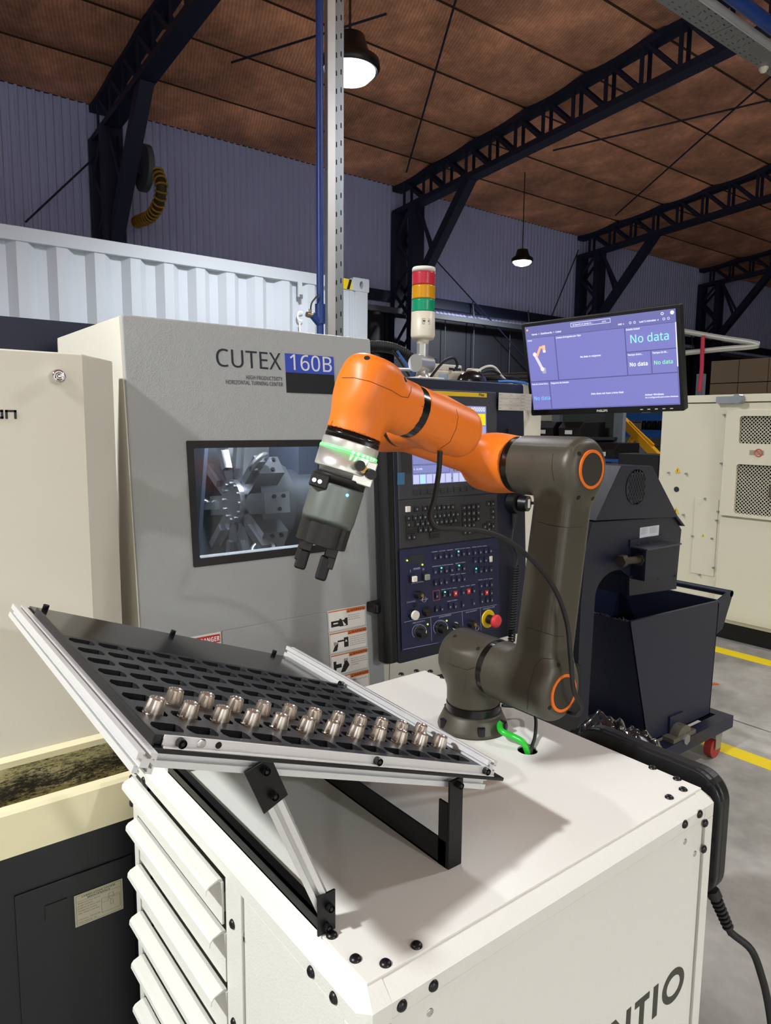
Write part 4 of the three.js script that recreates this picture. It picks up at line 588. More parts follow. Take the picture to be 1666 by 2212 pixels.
  const w0 = doorAt(707, 1322), w1 = doorAt(789, 1308); for (let k = 0; k < 4; k++) { const y1 = doorAt(748, 1313 + 47.5 * k).y, y0 = doorAt(748, 1313 + 47.5 * (k + 1)).y + 0.002; sticker(door, 'warning_sticker', w0.x + 0.001 * k, w1.x + 0.001 * k, y0, y1, warningPrint(k)); }
  const g0 = doorAt(382, 1370), g1 = doorAt(476, 1364); sticker(door, 'danger_sticker', g0.x, g1.x, g1.y - 0.1, g1.y, printed(512, 400, (g, w, h) => { g.fillStyle = '#e9e7de'; g.fillRect(0, 0, w, h); g.fillStyle = '#c22a20'; g.fillRect(210, 20, w - 220, 80); g.fillRect(10, 20, 210, 24); g.fillStyle = '#fff'; g.font = 'bold 66px sans-serif'; g.fillText('DANGER', 262, 86, 235); g.fillStyle = '#f2c31a'; g.beginPath(); g.moveTo(214, 92); g.lineTo(234, 34); g.lineTo(254, 92); g.fill(); g.fillStyle = '#333'; g.font = '30px sans-serif'; ['Caution', 'Check all chuck body and jaw', 'manufacturer settings', 'before operating.'].forEach((s, i) => g.fillText(s, 220, 150 + 44 * i, 270)); g.fillRect(40, 150, 130, 150); }), zd, 'white sticker with a red danger band');
  const hb = doorAt(792, 1300); part(door, 'latch_bracket', [rbox(hb.x, hb.x + 0.04, hb.y - 0.028, hb.y, zd(hb.y) - 0.004, zd(hb.y) + 0.035, 0.004), rbox(hb.x + 0.005, hb.x + 0.075, hb.y - 0.03, hb.y - 0.002, zd(hb.y) + 0.02, zd(hb.y) + 0.04, 0.006)], mat.black, 'black plastic latch bracket');
}

// ================================================================ OPERATOR PANEL
const PK = 0.0606, zp = (y) => -1.55 + PK * (1.391 - y), ptilt = (g) => shear(g, (y) => PK * (1.391 - y));
const panelAt = (u, v) => { const r = ray(u, v), t = (-1.55 + PK * (1.391 - EYE)) / (r.z + PK * r.y); return V(r.x * t, EYE + r.y * t, r.z * t); };
const ZQ = 5.206, kp = (a, b) => panelAt(840 + a / ZQ, 1060 + b / ZQ);
const PTOP = 1.732;
{
  const t = thing('operator_panel', 'navy machine control panel with screen, keypad and rows of buttons', 'control panel', V(1.5, 0.91, -1.6));
  part(t, 'housing', ptilt(prismZ(rrect(1.232, 1.782, 0.917, PTOP, 0.01, 3), -1.86, -1.552, 0.003)), mat.deepNavy);
  part(t, 'edge_post', ptilt(prismY(rrect(1.188, 1.238, -1.60, -1.548, 0.02, 5), 0.925, 1.71, 0.002)), mat.blackSatin);
  part(t, 'screen_bezel', ptilt(rbox(1.247, 1.652, 1.386, 1.702, -1.556, -1.5495, 0.003)), mat.bezel);
  part(t, 'brand_strip', ptilt(box(1.3, 1.607, 1.684, 1.697, -1.55, -1.5485)), M(0xd8b414, 0.5), 'yellow strip above the screen');
  { const g = words('i Series', 0.0085, font); g.translate(1.36, 1.687, -1.5488); part(t, 'lettering', ptilt(g), mat.black); const g2 = words('Plus', 0.0085, font); g2.translate(1.572, 1.687, -1.5488); part(t, 'lettering', ptilt(g2), mat.black); }
  const scr = printed(1024, 768, (g, w, h) => {
    g.fillStyle = '#7c80b4'; g.fillRect(0, 0, w, h); g.fillStyle = '#8a8fb8'; g.fillRect(0, 0, w, 62); g.fillStyle = '#fff'; g.font = '56px monospace'; g.textAlign = 'right'; g.fillText('O0001 N00000', w - 14, 52); g.textAlign = 'left';
    g.strokeStyle = '#33365e'; g.lineWidth = 3; for (const [x, y, a, b] of [[6, 70, 350, 300], [362, 70, 250, 300], [616, 70, 250, 240], [616, 316, 250, 64], [6, 376, 500, 200], [512, 386, 354, 190], [6, 584, 480, 80]]) g.strokeRect(x, y, a, b);
    g.fillStyle = '#e8eaf6'; g.font = '26px monospace'; for (let i = 0; i < 6; i++) { g.fillText('X   0.000', 40, 130 + 38 * i); g.fillText('0.000', 480, 120 + 30 * i); g.fillText('G00 G97 G69', 540, 420 + 26 * i); } g.fillText('MAIN PROGRAM', 30, 420); g.fillText('G90 G54', 30, 460); g.fillText('A ALARM', 16, 630); g.font = '60px monospace'; g.fillText('0', 760, 366); g.font = '22px monospace'; g.fillText('mm/min', 796, 366);
    g.fillStyle = '#f2d21a'; g.fillRect(878, 76, 132, 118); g.fillStyle = '#333'; g.font = '28px sans-serif'; g.fillText('POS', 900, 130); g.fillStyle = '#9a9cc4'; for (let i = 0; i < 4; i++) { g.fillRect(878, 206 + 122 * i, 132, 112); } g.fillStyle = '#fff'; for (let i = 0; i < 4; i++) g.fillText('DATA', 892, 250 + 122 * i);
    g.fillStyle = '#fff'; g.fillRect(540, 592, 460, 26); g.fillStyle = '#555'; g.fillRect(540, 622, 460, 34); g.fillStyle = '#ddd'; g.font = '26px monospace'; g.fillText('MDI **** *** ***', 556, 650);
    for (let i = 0; i < 12; i++) { g.fillStyle = i === 1 ? '#a9d4f0' : i === 10 ? '#b7dcf4' : '#b9bce0'; g.fillRect(8 + 85 * i + (i > 5 ? 16 : 0), 676, 74, 88); } g.fillStyle = '#333'; g.fillRect(512, 720, 10, 10);
  });
  part(t, 'screen', flat(V(1.3, 1.428, zp(1.428) + 0.0012), V(0.303, 0, 0), V(0, 0.228, zp(1.656) - zp(1.428))), new THREE.MeshStandardMaterial({ color: 0x111111, roughness: 0.25, emissive: 0xffffff, emissiveMap: scr, emissiveIntensity: 0.62 }), 'lit purple readout screen');
  const k0 = new RoundedBoxGeometry(0.0165, 0.0165, 0.007, 1, 0.0015), kSoft = new RoundedBoxGeometry(0.0165, 0.017, 0.004, 1, 0.001), kWide = new RoundedBoxGeometry(0.038, 0.0165, 0.007, 1, 0.0015), kTall = new RoundedBoxGeometry(0.0185, 0.0295, 0.006, 1, 0.0015);
  const put = (name, g, m, p, dz = 0) => place(t, name, g, m, V(p.x, p.y, zp(p.y) + dz));
  for (let i = 0; i < 12; i++) put('soft_key', kSoft, M(0x2a2b2e, 0.5), V(1.31 + 0.0265 * i, 1.407, 0), 0.002);
  put('card_slot', new THREE.BoxGeometry(0.034, 0.06, 0.004), M(0x232427, 0.5), panelAt(878, 1000), 0.001); put('port_cover', new THREE.BoxGeometry(0.024, 0.034, 0.003), M(0x3a6f92, 0.5), panelAt(866, 1034), 0.001);
  part(t, 'keypad', ptilt(rbox(1.247, 1.647, 1.248, 1.3855, -1.556, -1.549, 0.002)), mat.keypad);
  const keys = [[307, 202], [398, 195], [450, 190], [503, 188], [556, 187], [610, 182], [660, 180], [710, 178], [838, 187], [890, 182], [942, 178], [995, 172], [1112, 143], [1160, 143], [212, 305], [288, 302], [343, 295], [398, 290], [450, 285], [510, 283], [563, 278], [612, 273], [663, 268], [715, 262], [765, 260], [842, 255], [892, 250], [945, 247], [997, 243], [1162, 230], [1162, 292], [215, 378], [315, 370], [372, 365], [430, 360], [485, 355], [532, 350], [583, 345], [637, 340], [690, 335], [742, 330], [842, 323], [893, 320], [945, 315], [997, 310], [1117, 370], [1072, 402], [1165, 395], [1117, 430], [347, 440], [405, 435], [460, 432], [515, 425], [565, 420], [615, 410], [660, 405], [847, 388], [895, 385], [945, 382], [220, 522], [275, 517], [850, 465], [897, 462]];
  const glyph = new THREE.BoxGeometry(0.0045, 0.0055, 0.0004), glyphM = M(0x84878e, 0.6);
  for (const [a, b] of keys) { const p = kp(a, b), k = put('key', k0, mat.key, p, 0.002); place(k, 'legend', glyph, glyphM, V(0, -0.001, 0.0036)); }
  put('key', k0, mat.keyWhite, kp(210, 207), 0.002); for (const [a, b] of [[245, 448], [745, 390], [512, 495], [965, 455]]) put('key', kWide, mat.key, kp(a, b), 0.002);
  // button field: printed sheet with raised buttons, lamps, knobs
  const c0 = V(1.243, 0.953, 0), cw = 0.404, ch = 0.292, cxy = (a, b, w, h) => { const p = kp(a, b); return [(p.x - c0.x) / cw * w, (1 - (p.y - c0.y) / ch) * h]; };
  const print = printed(1400, 1012, (g, w, h) => {
    g.fillStyle = '#161c40'; g.fillRect(0, 0, w, h); g.strokeStyle = '#aab0c8'; g.fillStyle = '#aab0c8'; g.lineWidth = 4;
    const line = (...q) => { g.beginPath(); q.forEach((p, i) => { const [x, y] = cxy(p[0], p[1], w, h); i ? g.lineTo(x, y) : g.moveTo(x, y); }); g.stroke(); };
    const say = (s, a, b, px = 17) => { const [x, y] = cxy(a, b, w, h); g.font = 'bold ' + px + 'px sans-serif'; g.textAlign = 'center'; g.fillText(s, x, y); };
    line([170, 1477], [820, 1355], [1210, 1280]); line([468, 1425], [480, 1690]); line([822, 1355], [830, 1520]); line([1027, 1318], [1035, 1570]); line([160, 1785], [650, 1690], [1240, 1552]);
    g.lineWidth = 6; for (const [a, b, c, d, s] of [[480, 690, 718, 662, 'AUTO MODE'], [742, 657, 913, 639, 'JOG MODE'], [935, 635, 1098, 618, 'FUNCTION'], [485, 853, 722, 825, 'RAPID OVERRIDE'], [748, 816, 858, 802, '% POS SW'], [690, 946, 860, 927, 'OPTION'], [588, 1112, 760, 1088, 'COOLANT'], [802, 1080, 968, 1055, 'SPINDLE'], [655, 1245, 767, 1225, 'MIST OPERATE'], [1005, 1004, 1165, 986, 'JOG FEED']]) { line([a, b], [a + (c - a) * 0.28, b + (d - b) * 0.28]); line([a + (c - a) * 0.72, b + (d - b) * 0.72], [c, d]); say(s, (a + c) / 2, (b + d) / 2 + 5, 15); }
    say('POWER', 312, 886, 26); say('I', 240, 915, 30); say('O', 386, 893, 30); say('DETECT & CONTROL', 322, 1036, 17); say('CYCLE START', 250, 1255, 19); say('FEED HOLD', 395, 1228, 19); say('FEED OVERRIDE %', 335, 1482, 19); say('SPINDLE OVERRIDE', 630, 1415, 19); say('MAIN CHUCK SELECT', 925, 1362, 17); say('EMERGENCY STOP', 1122, 1325, 21);
    g.lineWidth = 3; for (const [a, b] of [[340, 1585], [580, 1540]]) { for (let i = 0; i < 22; i++) { const q = 2.4 + i * 0.205, [x, y] = cxy(a + 80 * Math.cos(q), b + 85 * Math.sin(q), w, h); g.fillRect(x - 5, y - 5, 10, 10); } const [x, y] = cxy(a, b, w, h); g.beginPath(); g.arc(x, y, 70, 2.6, 6.8); g.stroke(); }
    g.strokeStyle = '#c24a4a'; g.lineWidth = 5; line([492, 1130], [565, 1115], [572, 1222], [500, 1238], [492, 1130]);
  });
  part(t, 'button_field', flat(V(c0.x, c0.y, zp(c0.y) + 0.0015), V(cw, 0, 0), V(0, ch, zp(c0.y + ch) - zp(c0.y))), M(0xffffff, 0.45, 0, { map: print }));
  const btn = [[510, 740], [572, 728], [637, 722], [695, 715], [772, 705], [833, 695], [893, 690], [963, 682], [1022, 677], [1082, 670], [1138, 662], [963, 778], [1023, 775], [1083, 768], [515, 900], [577, 890], [640, 885], [700, 877], [775, 865], [838, 858], [968, 895], [1028, 890], [1085, 880], [1142, 875], [518, 1030], [580, 1020], [640, 1012], [717, 990], [778, 985], [840, 978], [532, 1170], [615, 1160], [678, 1150], [830, 1130], [950, 1110], [1030, 1055], [1092, 1045], [1147, 1040], [1037, 1145], [1147, 1135], [1040, 1230], [1100, 1222], [1150, 1215], [528, 1325], [590, 1315], [682, 1290], [742, 1285], [828, 1270], [948, 1250]];
  const bm = M(0x131a38, 0.45), lg = new THREE.BoxGeometry(0.005, 0.006, 0.0004), bs = new RoundedBoxGeometry(0.0118, 0.0185, 0.005, 1, 0.0012);
  for (const [a, b] of btn) { const k = put('push_button', bs, bm, kp(a, b + 4), 0.003); place(k, 'legend', lg, glyphM, V(0, -0.003, 0.0026)); }
  put('push_button', bs, mat.keyWhite, kp(1140, 767), 0.003); const bsr = new RoundedBoxGeometry(0.0135, 0.0155, 0.005, 1, 0.0012); for (const [a, b] of [[742, 1155], [890, 1129], [1092, 1144]]) { const k = put('push_button', bsr, mat.red, kp(a, b), 0.003); place(k, 'legend', lg, mat.white, V(0, 0.001, 0.0026)); }
  const lampOn = new THREE.MeshStandardMaterial({ color: 0x66ff99, emissive: 0x35ff8a, emissiveIntensity: 2.5 }), lampY = new THREE.MeshStandardMaterial({ color: 0xb8ff33, emissive: 0x9aff20, emissiveIntensity: 2.2 }), dot = new THREE.CylinderGeometry(0.0022, 0.0022, 0.002, 14).rotateX(Math.PI / 2);
  for (const [a, b] of [[770, 680], [578, 865], [777, 838], [968, 873], [617, 1135]]) put('indicator_lamp', dot, lampOn, kp(a, b), 0.006);
  for (const [a, b] of [[433, 1500], [647, 1460]]) put('indicator_lamp', dot, lampY, kp(a, b), 0.002);
  { const p = kp(308, 785), q = put('axis_display', new THREE.BoxGeometry(0.056, 0.034, 0.002), M(0x23282c, 0.4), p, 0.001); for (const [a, b] of [[200, 783], [372, 830]]) put('indicator_lamp', dot, lampY, kp(a, b), 0.003); }
  const sq = new RoundedBoxGeometry(0.0165, 0.0165, 0.012, 2, 0.002), guard = new RoundedBoxGeometry(0.023, 0.023, 0.012, 1, 0.002);
  for (const [a, b, m] of [[258, 985, mat.keyWhite], [402, 965, M(0x8f8f86, 0.4)]]) { put('button_guard', guard, mat.black, kp(a, b), 0.005); put('power_button', sq, m, kp(a, b), 0.011); }
  const disc = (r, d, s = 32) => new THREE.CylinderGeometry(r, r * 1.04, d, s).rotateX(Math.PI / 2);
  const knob = disc(0.013, 0.022), skirt = disc(0.0205, 0.004);
  for (const [a, b] of [[338, 1590], [578, 1545]]) { const s = put('override_dial', skirt, mat.keypad, kp(a, b), 0.003); place(s, 'knob', knob, mat.black, V(0, 0, 0.012)); place(s, 'pointer', new THREE.BoxGeometry(0.002, 0.008, 0.001), mat.white, V(0.006, 0.006, 0.0235)); }
  { const s = put('pulse_port', disc(0.0125, 0.006), mat.chrome, kp(735, 1515), 0.003); place(s, 'plug', disc(0.0085, 0.016), mat.black, V(0, 0, 0.006)); }
  for (const [a, b] of [[318, 1165], [915, 1490]]) { const s = put('key_switch', disc(0.0115, 0.02), mat.black, kp(a, b), 0.01); place(s, 'lock_barrel', disc(0.005, 0.004), M(0xa08f5a, 0.3, 0.9), V(0.002, 0, 0.011)); const kr = place(s, 'key_ring', new THREE.TorusGeometry(0.0075, 0.0009, 6, 24), mat.chrome, V(0.008, -0.012, 0.013)); }
  { const s = put('cycle_button', disc(0.0145, 0.012), mat.black, kp(265, 1390), 0.005); place(s, 'cap', disc(0.0135, 0.006), mat.keyWhite, V(0, 0, 0.009)); const s2 = put('hold_button', disc(0.0145, 0.012), mat.black, kp(415, 1355), 0.005); place(s2, 'cap', disc(0.0128, 0.006), mat.black, V(0, 0, 0.009)); put('pilot_button', disc(0.006, 0.008), mat.black, kp(290, 1285), 0.003); }
  { const p = kp(1115, 1440), s = put('emergency_stop', disc(0.0285, 0.003, 40), mat.yellow, p, 0.002); s.userData.label = 'red emergency stop mushroom on a yellow disc'; place(s, 'stem', disc(0.014, 0.03), mat.black, V(0, 0, 0.016)); place(s, 'mushroom_head', new THREE.LatheGeometry([[0, 0.014], [0.012, 0.0135], [0.0195, 0.011], [0.0215, 0.006], [0.02, 0.0], [0, 0]].map((q) => new THREE.Vector2(q[0], q[1])).reverse(), 36).rotateX(Math.PI / 2), M(0xd8383c, 0.4), V(0, 0, 0.028)); }
  put('lid_latch', new THREE.BoxGeometry(0.02, 0.024, 0.003), mat.black, panelAt(1101, 934), 0.003);
  // taped data sheet
  const a = panelAt(1073, 848), b = panelAt(1145, 888); part(t, 'data_sheet', flat(V(a.x, b.y, zp(b.y) + 0.006), V(b.x - a.x, 0, 0), V(0, a.y - b.y, 0)), M(0xffffff, 0.35, 0, { map: printed(640, 300, (g, w, h) => { g.fillStyle = '#c9c5b6'; g.fillRect(0, 0, w, h); g.strokeStyle = '#8d897c'; g.lineWidth = 3; for (let i = 0; i <= 5; i++) { g.beginPath(); g.moveTo(0, i * 58); g.lineTo(w, i * 58); g.stroke(); } for (const x of [0, 210, 420, 638]) { g.beginPath(); g.moveTo(x, 0); g.lineTo(x, h); g.stroke(); } g.fillStyle = '#4b483f'; g.font = '24px sans-serif'; const tx = ['Pieza', 'Tipo', 'Material', 'Longitud de agarre', 'Tipo de mordaza', 'Medida']; for (let r = 0; r < 5; r++) for (let c = 0; c < 3; c++) g.fillText(tx[(r * 3 + c) % 6], 8 + 210 * c, 40 + 58 * r, 195); }) }), 'taped paper data table');
}
{ // pulse handwheel with coiled cable
  const p = panelAt(1108, 1085), zf = zp(p.y), t = thing('handwheel_pendant', 'black round pulse handwheel hanging at the edge of the control panel', 'handwheel', V(p.x, p.y, zf));
  part(t, 'body', [rod(V(p.x, p.y, zf), V(p.x, p.y, zf + 0.03), 0.036, 0.034, 32)], mat.black); part(t, 'dial', rod(V(p.x + 0.005, p.y, zf + 0.03), V(p.x + 0.012, p.y, zf + 0.055), 0.027, 0.025, 32), mat.blackSatin);
  part(t, 'scale', box(p.x + 0.008, p.x + 0.02, p.y - 0.014, p.y + 0.014, zf + 0.0535, zf + 0.056), mat.white); part(t, 'crank', rod(V(p.x + 0.03, p.y, zf + 0.05), V(p.x + 0.045, p.y + 0.002, zf + 0.066), 0.005, 0.004, 12), mat.black);
  part(t, 'strain_relief', rod(V(p.x, p.y - 0.03, zf + 0.012), V(p.x - 0.004, p.y - 0.085, zf + 0.012), 0.011, 0.006, 14), mat.rubber);
  const q0 = panelAt(1106, 1130), q1 = panelAt(1100, 1170), q2 = panelAt(1108, 1222), q3 = panelAt(1097, 1385), c = thing('coiled_cable', 'black coiled cable dangling below the pulse handwheel', 'cable', V(q2.x, q2.y, zp(q2.y)));
  part(c, 'lead', tube([V(p.x - 0.004, p.y - 0.08, zf + 0.012), V(q1.x, q1.y, zp(q1.y) + 0.014), V(q2.x + 0.006, q2.y + 0.03, zp(q2.y) + 0.014), V(q2.x, q2.y, zp(q2.y) + 0.016)], 0.0035, 40, 8), mat.rubber);
  const hp = [], N = 30; for (let i = 0; i <= N * 12; i++) { const u = i / (N * 12), a = u * N * Math.PI * 2; hp.push(V(q2.x + (q3.x - q2.x) * u + 0.0095 * Math.cos(a), q2.y + (q3.y - q2.y) * u, zp(q2.y + (q3.y - q2.y) * u) + 0.016 + 0.0095 * Math.sin(a))); }
  part(c, 'coil', tube(hp, 0.0032, N * 12, 6), mat.rubber);
}
{ // signal tower
  const tm = M(0xb9b9b5, 0.34, 0.75), z = -1.64, P = (u, v) => atZ(u, v, z), c = P(914, 700), x = c.x, Y = (v) => P(914, v).y, r = (P(937, 640).x - P(896, 640).x) / 2 * 0.94, t = thing('signal_tower', 'stack light with red, amber and green lenses on a folding pole', 'signal light', V(x, PTOP, z));
  const lens = (c1, n) => new THREE.MeshPhysicalMaterial({ color: c1, roughness: 0.25, transmission: 0.35, thickness: 0, emissive: c1, emissiveIntensity: 0.0 });
  const tier = (name, v0, v1, col) => { const y0 = Y(v1), y1 = Y(v0), pr = [[0, y1 - y0]], n = 9; for (let i = 0; i <= n; i++) { const y = (y1 - y0) * (1 - i / n); pr.push([r * (i % 2 ? 0.975 : 1), y]); } pr.push([0, 0]); part(t, name, lathe(pr.reverse(), V(x, y0, z), V(0, 1, 0), 36), lens(col)); };
  part(t, 'cap', lathe([[0, 0], [r * 1.0, 0], [r * 1.0, 0.01], [r * 0.93, 0.014], [0, 0.0145]], V(x, Y(589), z)), mat.white);
  tier('red_lens', 589, 618, 0xe03a50); tier('amber_lens', 618, 648, 0xf5b010); tier('green_lens', 648, 675, 0x10b080);
  part(t, 'body', lathe([[0, 0], [r * 0.9, 0], [r * 1.04, 0.012], [r * 1.0, Y(675) - Y(734)], [0, Y(675) - Y(734)]], V(x, Y(734), z), V(0, 1, 0), 40), mat.ivory);
  part(t, 'label', flat(V(x - r * 0.75, Y(704), z + r * 0.78), V(r * 0.6, 0, r * 0.25), V(0, 0.017, 0)), M(0xffffff, 0.5, 0, { map: printed(200, 140, (g, w, h) => { g.fillStyle = '#cfc9b4'; g.fillRect(0, 0, w, h); g.strokeStyle = '#333'; g.lineWidth = 5; g.strokeRect(4, 4, w - 8, h - 8); g.fillStyle = '#222'; g.fillRect(14, 46, w - 28, 32); g.font = '22px sans-serif'; g.fillText('DC 24V', 40, 112); }) }));
  part(t, 'socket', lathe([[0, 0], [r * 0.5, 0], [r * 0.56, 0.02], [0, 0.02]], V(x, Y(744), z)), mat.ivory); part(t, 'pole', rod(V(x, Y(782), z), V(x, Y(742), z), r * 0.5, r * 0.5, 28), tm);
  const yj = Y(786); part(t, 'folding_joint', [rod(V(x - r * 1.0, yj, z + 0.008), V(x + r * 0.9, yj, z - 0.008), 0.026, 0.026, 32)], tm); part(t, 'joint_base', lathe([[0.024, 0], [0.019, 0.008], [0.017, 0.02], [0.02, 0.03]], V(x, PTOP + 0.005, z)), tm); part(t, 'mounting_plate', rbox(x - 0.05, x + 0.05, PTOP, PTOP + 0.006, z - 0.04, z + 0.045, 0.002), mat.white);
}
{ // clutter on top of the panel
  const z = -1.64, P = (u, v, d = 0) => atZ(u, v, z + d), y = PTOP;
  const s0 = P(947, 800), s1 = P(1018, 800), t = thing('power_strip', 'cream power strip lying on the control panel', 'power strip', V((s0.x + s1.x) / 2, y, z - 0.03));
  part(t, 'body', rbox(s0.x, s1.x, y, y + 0.035, z - 0.06, z - 0.01, 0.008, 3), mat.ivory); for (let i = 0; i < 3; i++) part(t, 'outlet', rod(V(s0.x + 0.03 + 0.045 * i, y + 0.035, z - 0.035), V(s0.x + 0.03 + 0.045 * i, y + 0.037, z - 0.035), 0.016, 0.016, 20), M(0xb9a78a, 0.5)); part(t, 'label', box(s0.x + 0.012, s0.x + 0.05, y + 0.006, y + 0.022, z - 0.0102, z - 0.0095), M(0xa9c4de, 0.5));
  const m0 = P(1003, 815), m = thing('computer_mouse', 'black computer mouse resting before the power strip', 'mouse', V(m0.x, y, z + 0.035));
  { const g = new THREE.SphereGeometry(1, 28, 16, 0, Math.PI * 2, 0, Math.PI / 2); g.scale(0.058, 0.034, 0.031); g.translate(m0.x, y, z + 0.035); part(m, 'shell', [g, new THREE.CylinderGeometry(1, 1, 0.002, 28).scale(0.057, 1, 0.0305).translate(m0.x, y + 0.001, z + 0.035)], M(0x0c0c0d, 0.22)); part(m, 'scroll_wheel', rod(V(m0.x + 0.03, y + 0.028, z + 0.032), V(m0.x + 0.03, y + 0.028, z + 0.038), 0.006, 0.006, 14), mat.rubber); }
  const w0 = P(1026, 806), w = thing('power_plug', 'white power plug with its lead lying on the control panel', 'plug', V(w0.x, y, z - 0.01)); part(w, 'body', rbox(w0.x - 0.025, w0.x + 0.02, y, y + 0.045, z - 0.02, z + 0.012, 0.008, 3), mat.white); part(w, 'lead', tube([V(w0.x + 0.015, y + 0.035, z - 0.01), P(1050, 792), P(1068, 793), P(1084, 812), V(w0.x + 0.16, y + 0.004, z)], 0.004, 40, 8), mat.white);
  const b0 = P(970, 793, -0.12), ab = thing('adapter_box', 'cream junction box behind the power strip', 'box', V(b0.x, y, z - 0.14)); part(ab, 'body', rbox(b0.x - 0.08, b0.x + 0.06, y, y + 0.065, z - 0.17, z - 0.12, 0.004), mat.ivory); part(ab, 'display', box(b0.x, b0.x + 0.055, y + 0.03, y + 0.055, z - 0.1205, z - 0.119), mat.black);
  const cab = (name, lab, pts, r, m) => { const c = thing(name, lab, 'cable', pts[0]); part(c, 'sheath', tube(pts, r, 70, 8), m); };
  cab('power_cable', 'black lead arching over the junction box on the panel', [V(s0.x - 0.03, y + 0.01, z), P(950, 790), P(965, 777), P(982, 774), P(988, 790), P(980, 800)], 0.0042, mat.rubber);
  cab('power_cable', 'black lead trailing from the mouse along the panel top', [P(1025, 818), P(1040, 806), P(1062, 800), P(1090, 812), P(1112, 816), P(1122, 820)], 0.004, mat.rubber);
  cab('network_cable', 'blue network cable lying along the panel top edge', [V(P(1050, 826).x, y + 0.004, z + 0.05), V(P(1080, 826).x, y + 0.008, z + 0.04), V(P(1110, 826).x, y + 0.006, z + 0.045), V(P(1125, 826).x, y + 0.004, z + 0.03)], 0.0045, M(0x3f7fc8, 0.45));
  cab('power_cable', 'tangled black lead sagging across the panel top', [V(P(1030, 820).x, y + 0.005, z + 0.01), V(P(1060, 815).x, y + 0.02, z - 0.02), V(P(1095, 815).x, y + 0.012, z + 0.01), V(P(1130, 815).x, y + 0.006, z - 0.01)], 0.005, mat.rubber);
  const bt = (name, lab, pts, r, m) => { const c = thing(name, lab, 'tube', pts[0]); part(c, 'tube', tube(pts, r, 40, 8), m); };
  bt('pneumatic_tube', 'blue pneumatic tube slanting down behind the signal tower', [atZ(858, 758, -1.9), atZ(872, 778, -1.9), atZ(892, 808, -1.9)], 0.004, M(0x2f6fc0, 0.4)); bt('pneumatic_tube', 'black pneumatic tube slanting down behind the signal tower', [atZ(846, 756, -1.92), atZ(864, 780, -1.92), atZ(884, 812, -1.92)], 0.004, mat.rubber);
  { const q0 = atZ(903, 768, -1.98), q1 = atZ(946, 822, -1.98), e = thing('equipment_box', 'dark grey metal box standing behind the signal tower', 'box', V(q0.x, 1.66, -2.05)); part(e, 'body', rbox(q0.x, q1.x, 1.66, q0.y, -2.12, -1.98, 0.004), M(0x3a3f4a, 0.5)); }
  { const q0 = atZ(842, 797, -1.9), q1 = atZ(906, 799, -1.9), e = thing('tie_bar', 'bare metal bar lying behind the signal tower', 'bar', q0); part(e, 'bar', rod(q0, q1, 0.006, 0.006, 12), mat.alu); part(e, 'bracket', box(q0.x + 0.02, q0.x + 0.03, 1.655, q0.y, -1.91, -1.89), mat.alu); }
  const cz = -1.95, cp = [atZ(770, 752, cz), atZ(805, 748, cz), atZ(845, 752, cz), atZ(880, 768, cz), atZ(908, 795, cz), atZ(925, 830, cz)], cv = new THREE.CatmullRomCurve3(cp), c = thing('flexible_conduit', 'black ribbed conduit arching behind the signal tower', 'conduit', cp[0]);
  part(c, 'hose', new THREE.TubeGeometry(cv, 60, 0.017, 14), mat.rubber); for (let i = 0; i < 40; i++) { const g = new THREE.TorusGeometry(0.0172, 0.0022, 5, 18); g.applyQuaternion(quatTo(cv.getTangentAt(i / 39), zz)); const q = cv.getPointAt(i / 39); g.translate(q.x, q.y, q.z); part(c, 'rib', g, mat.rubber); }
}

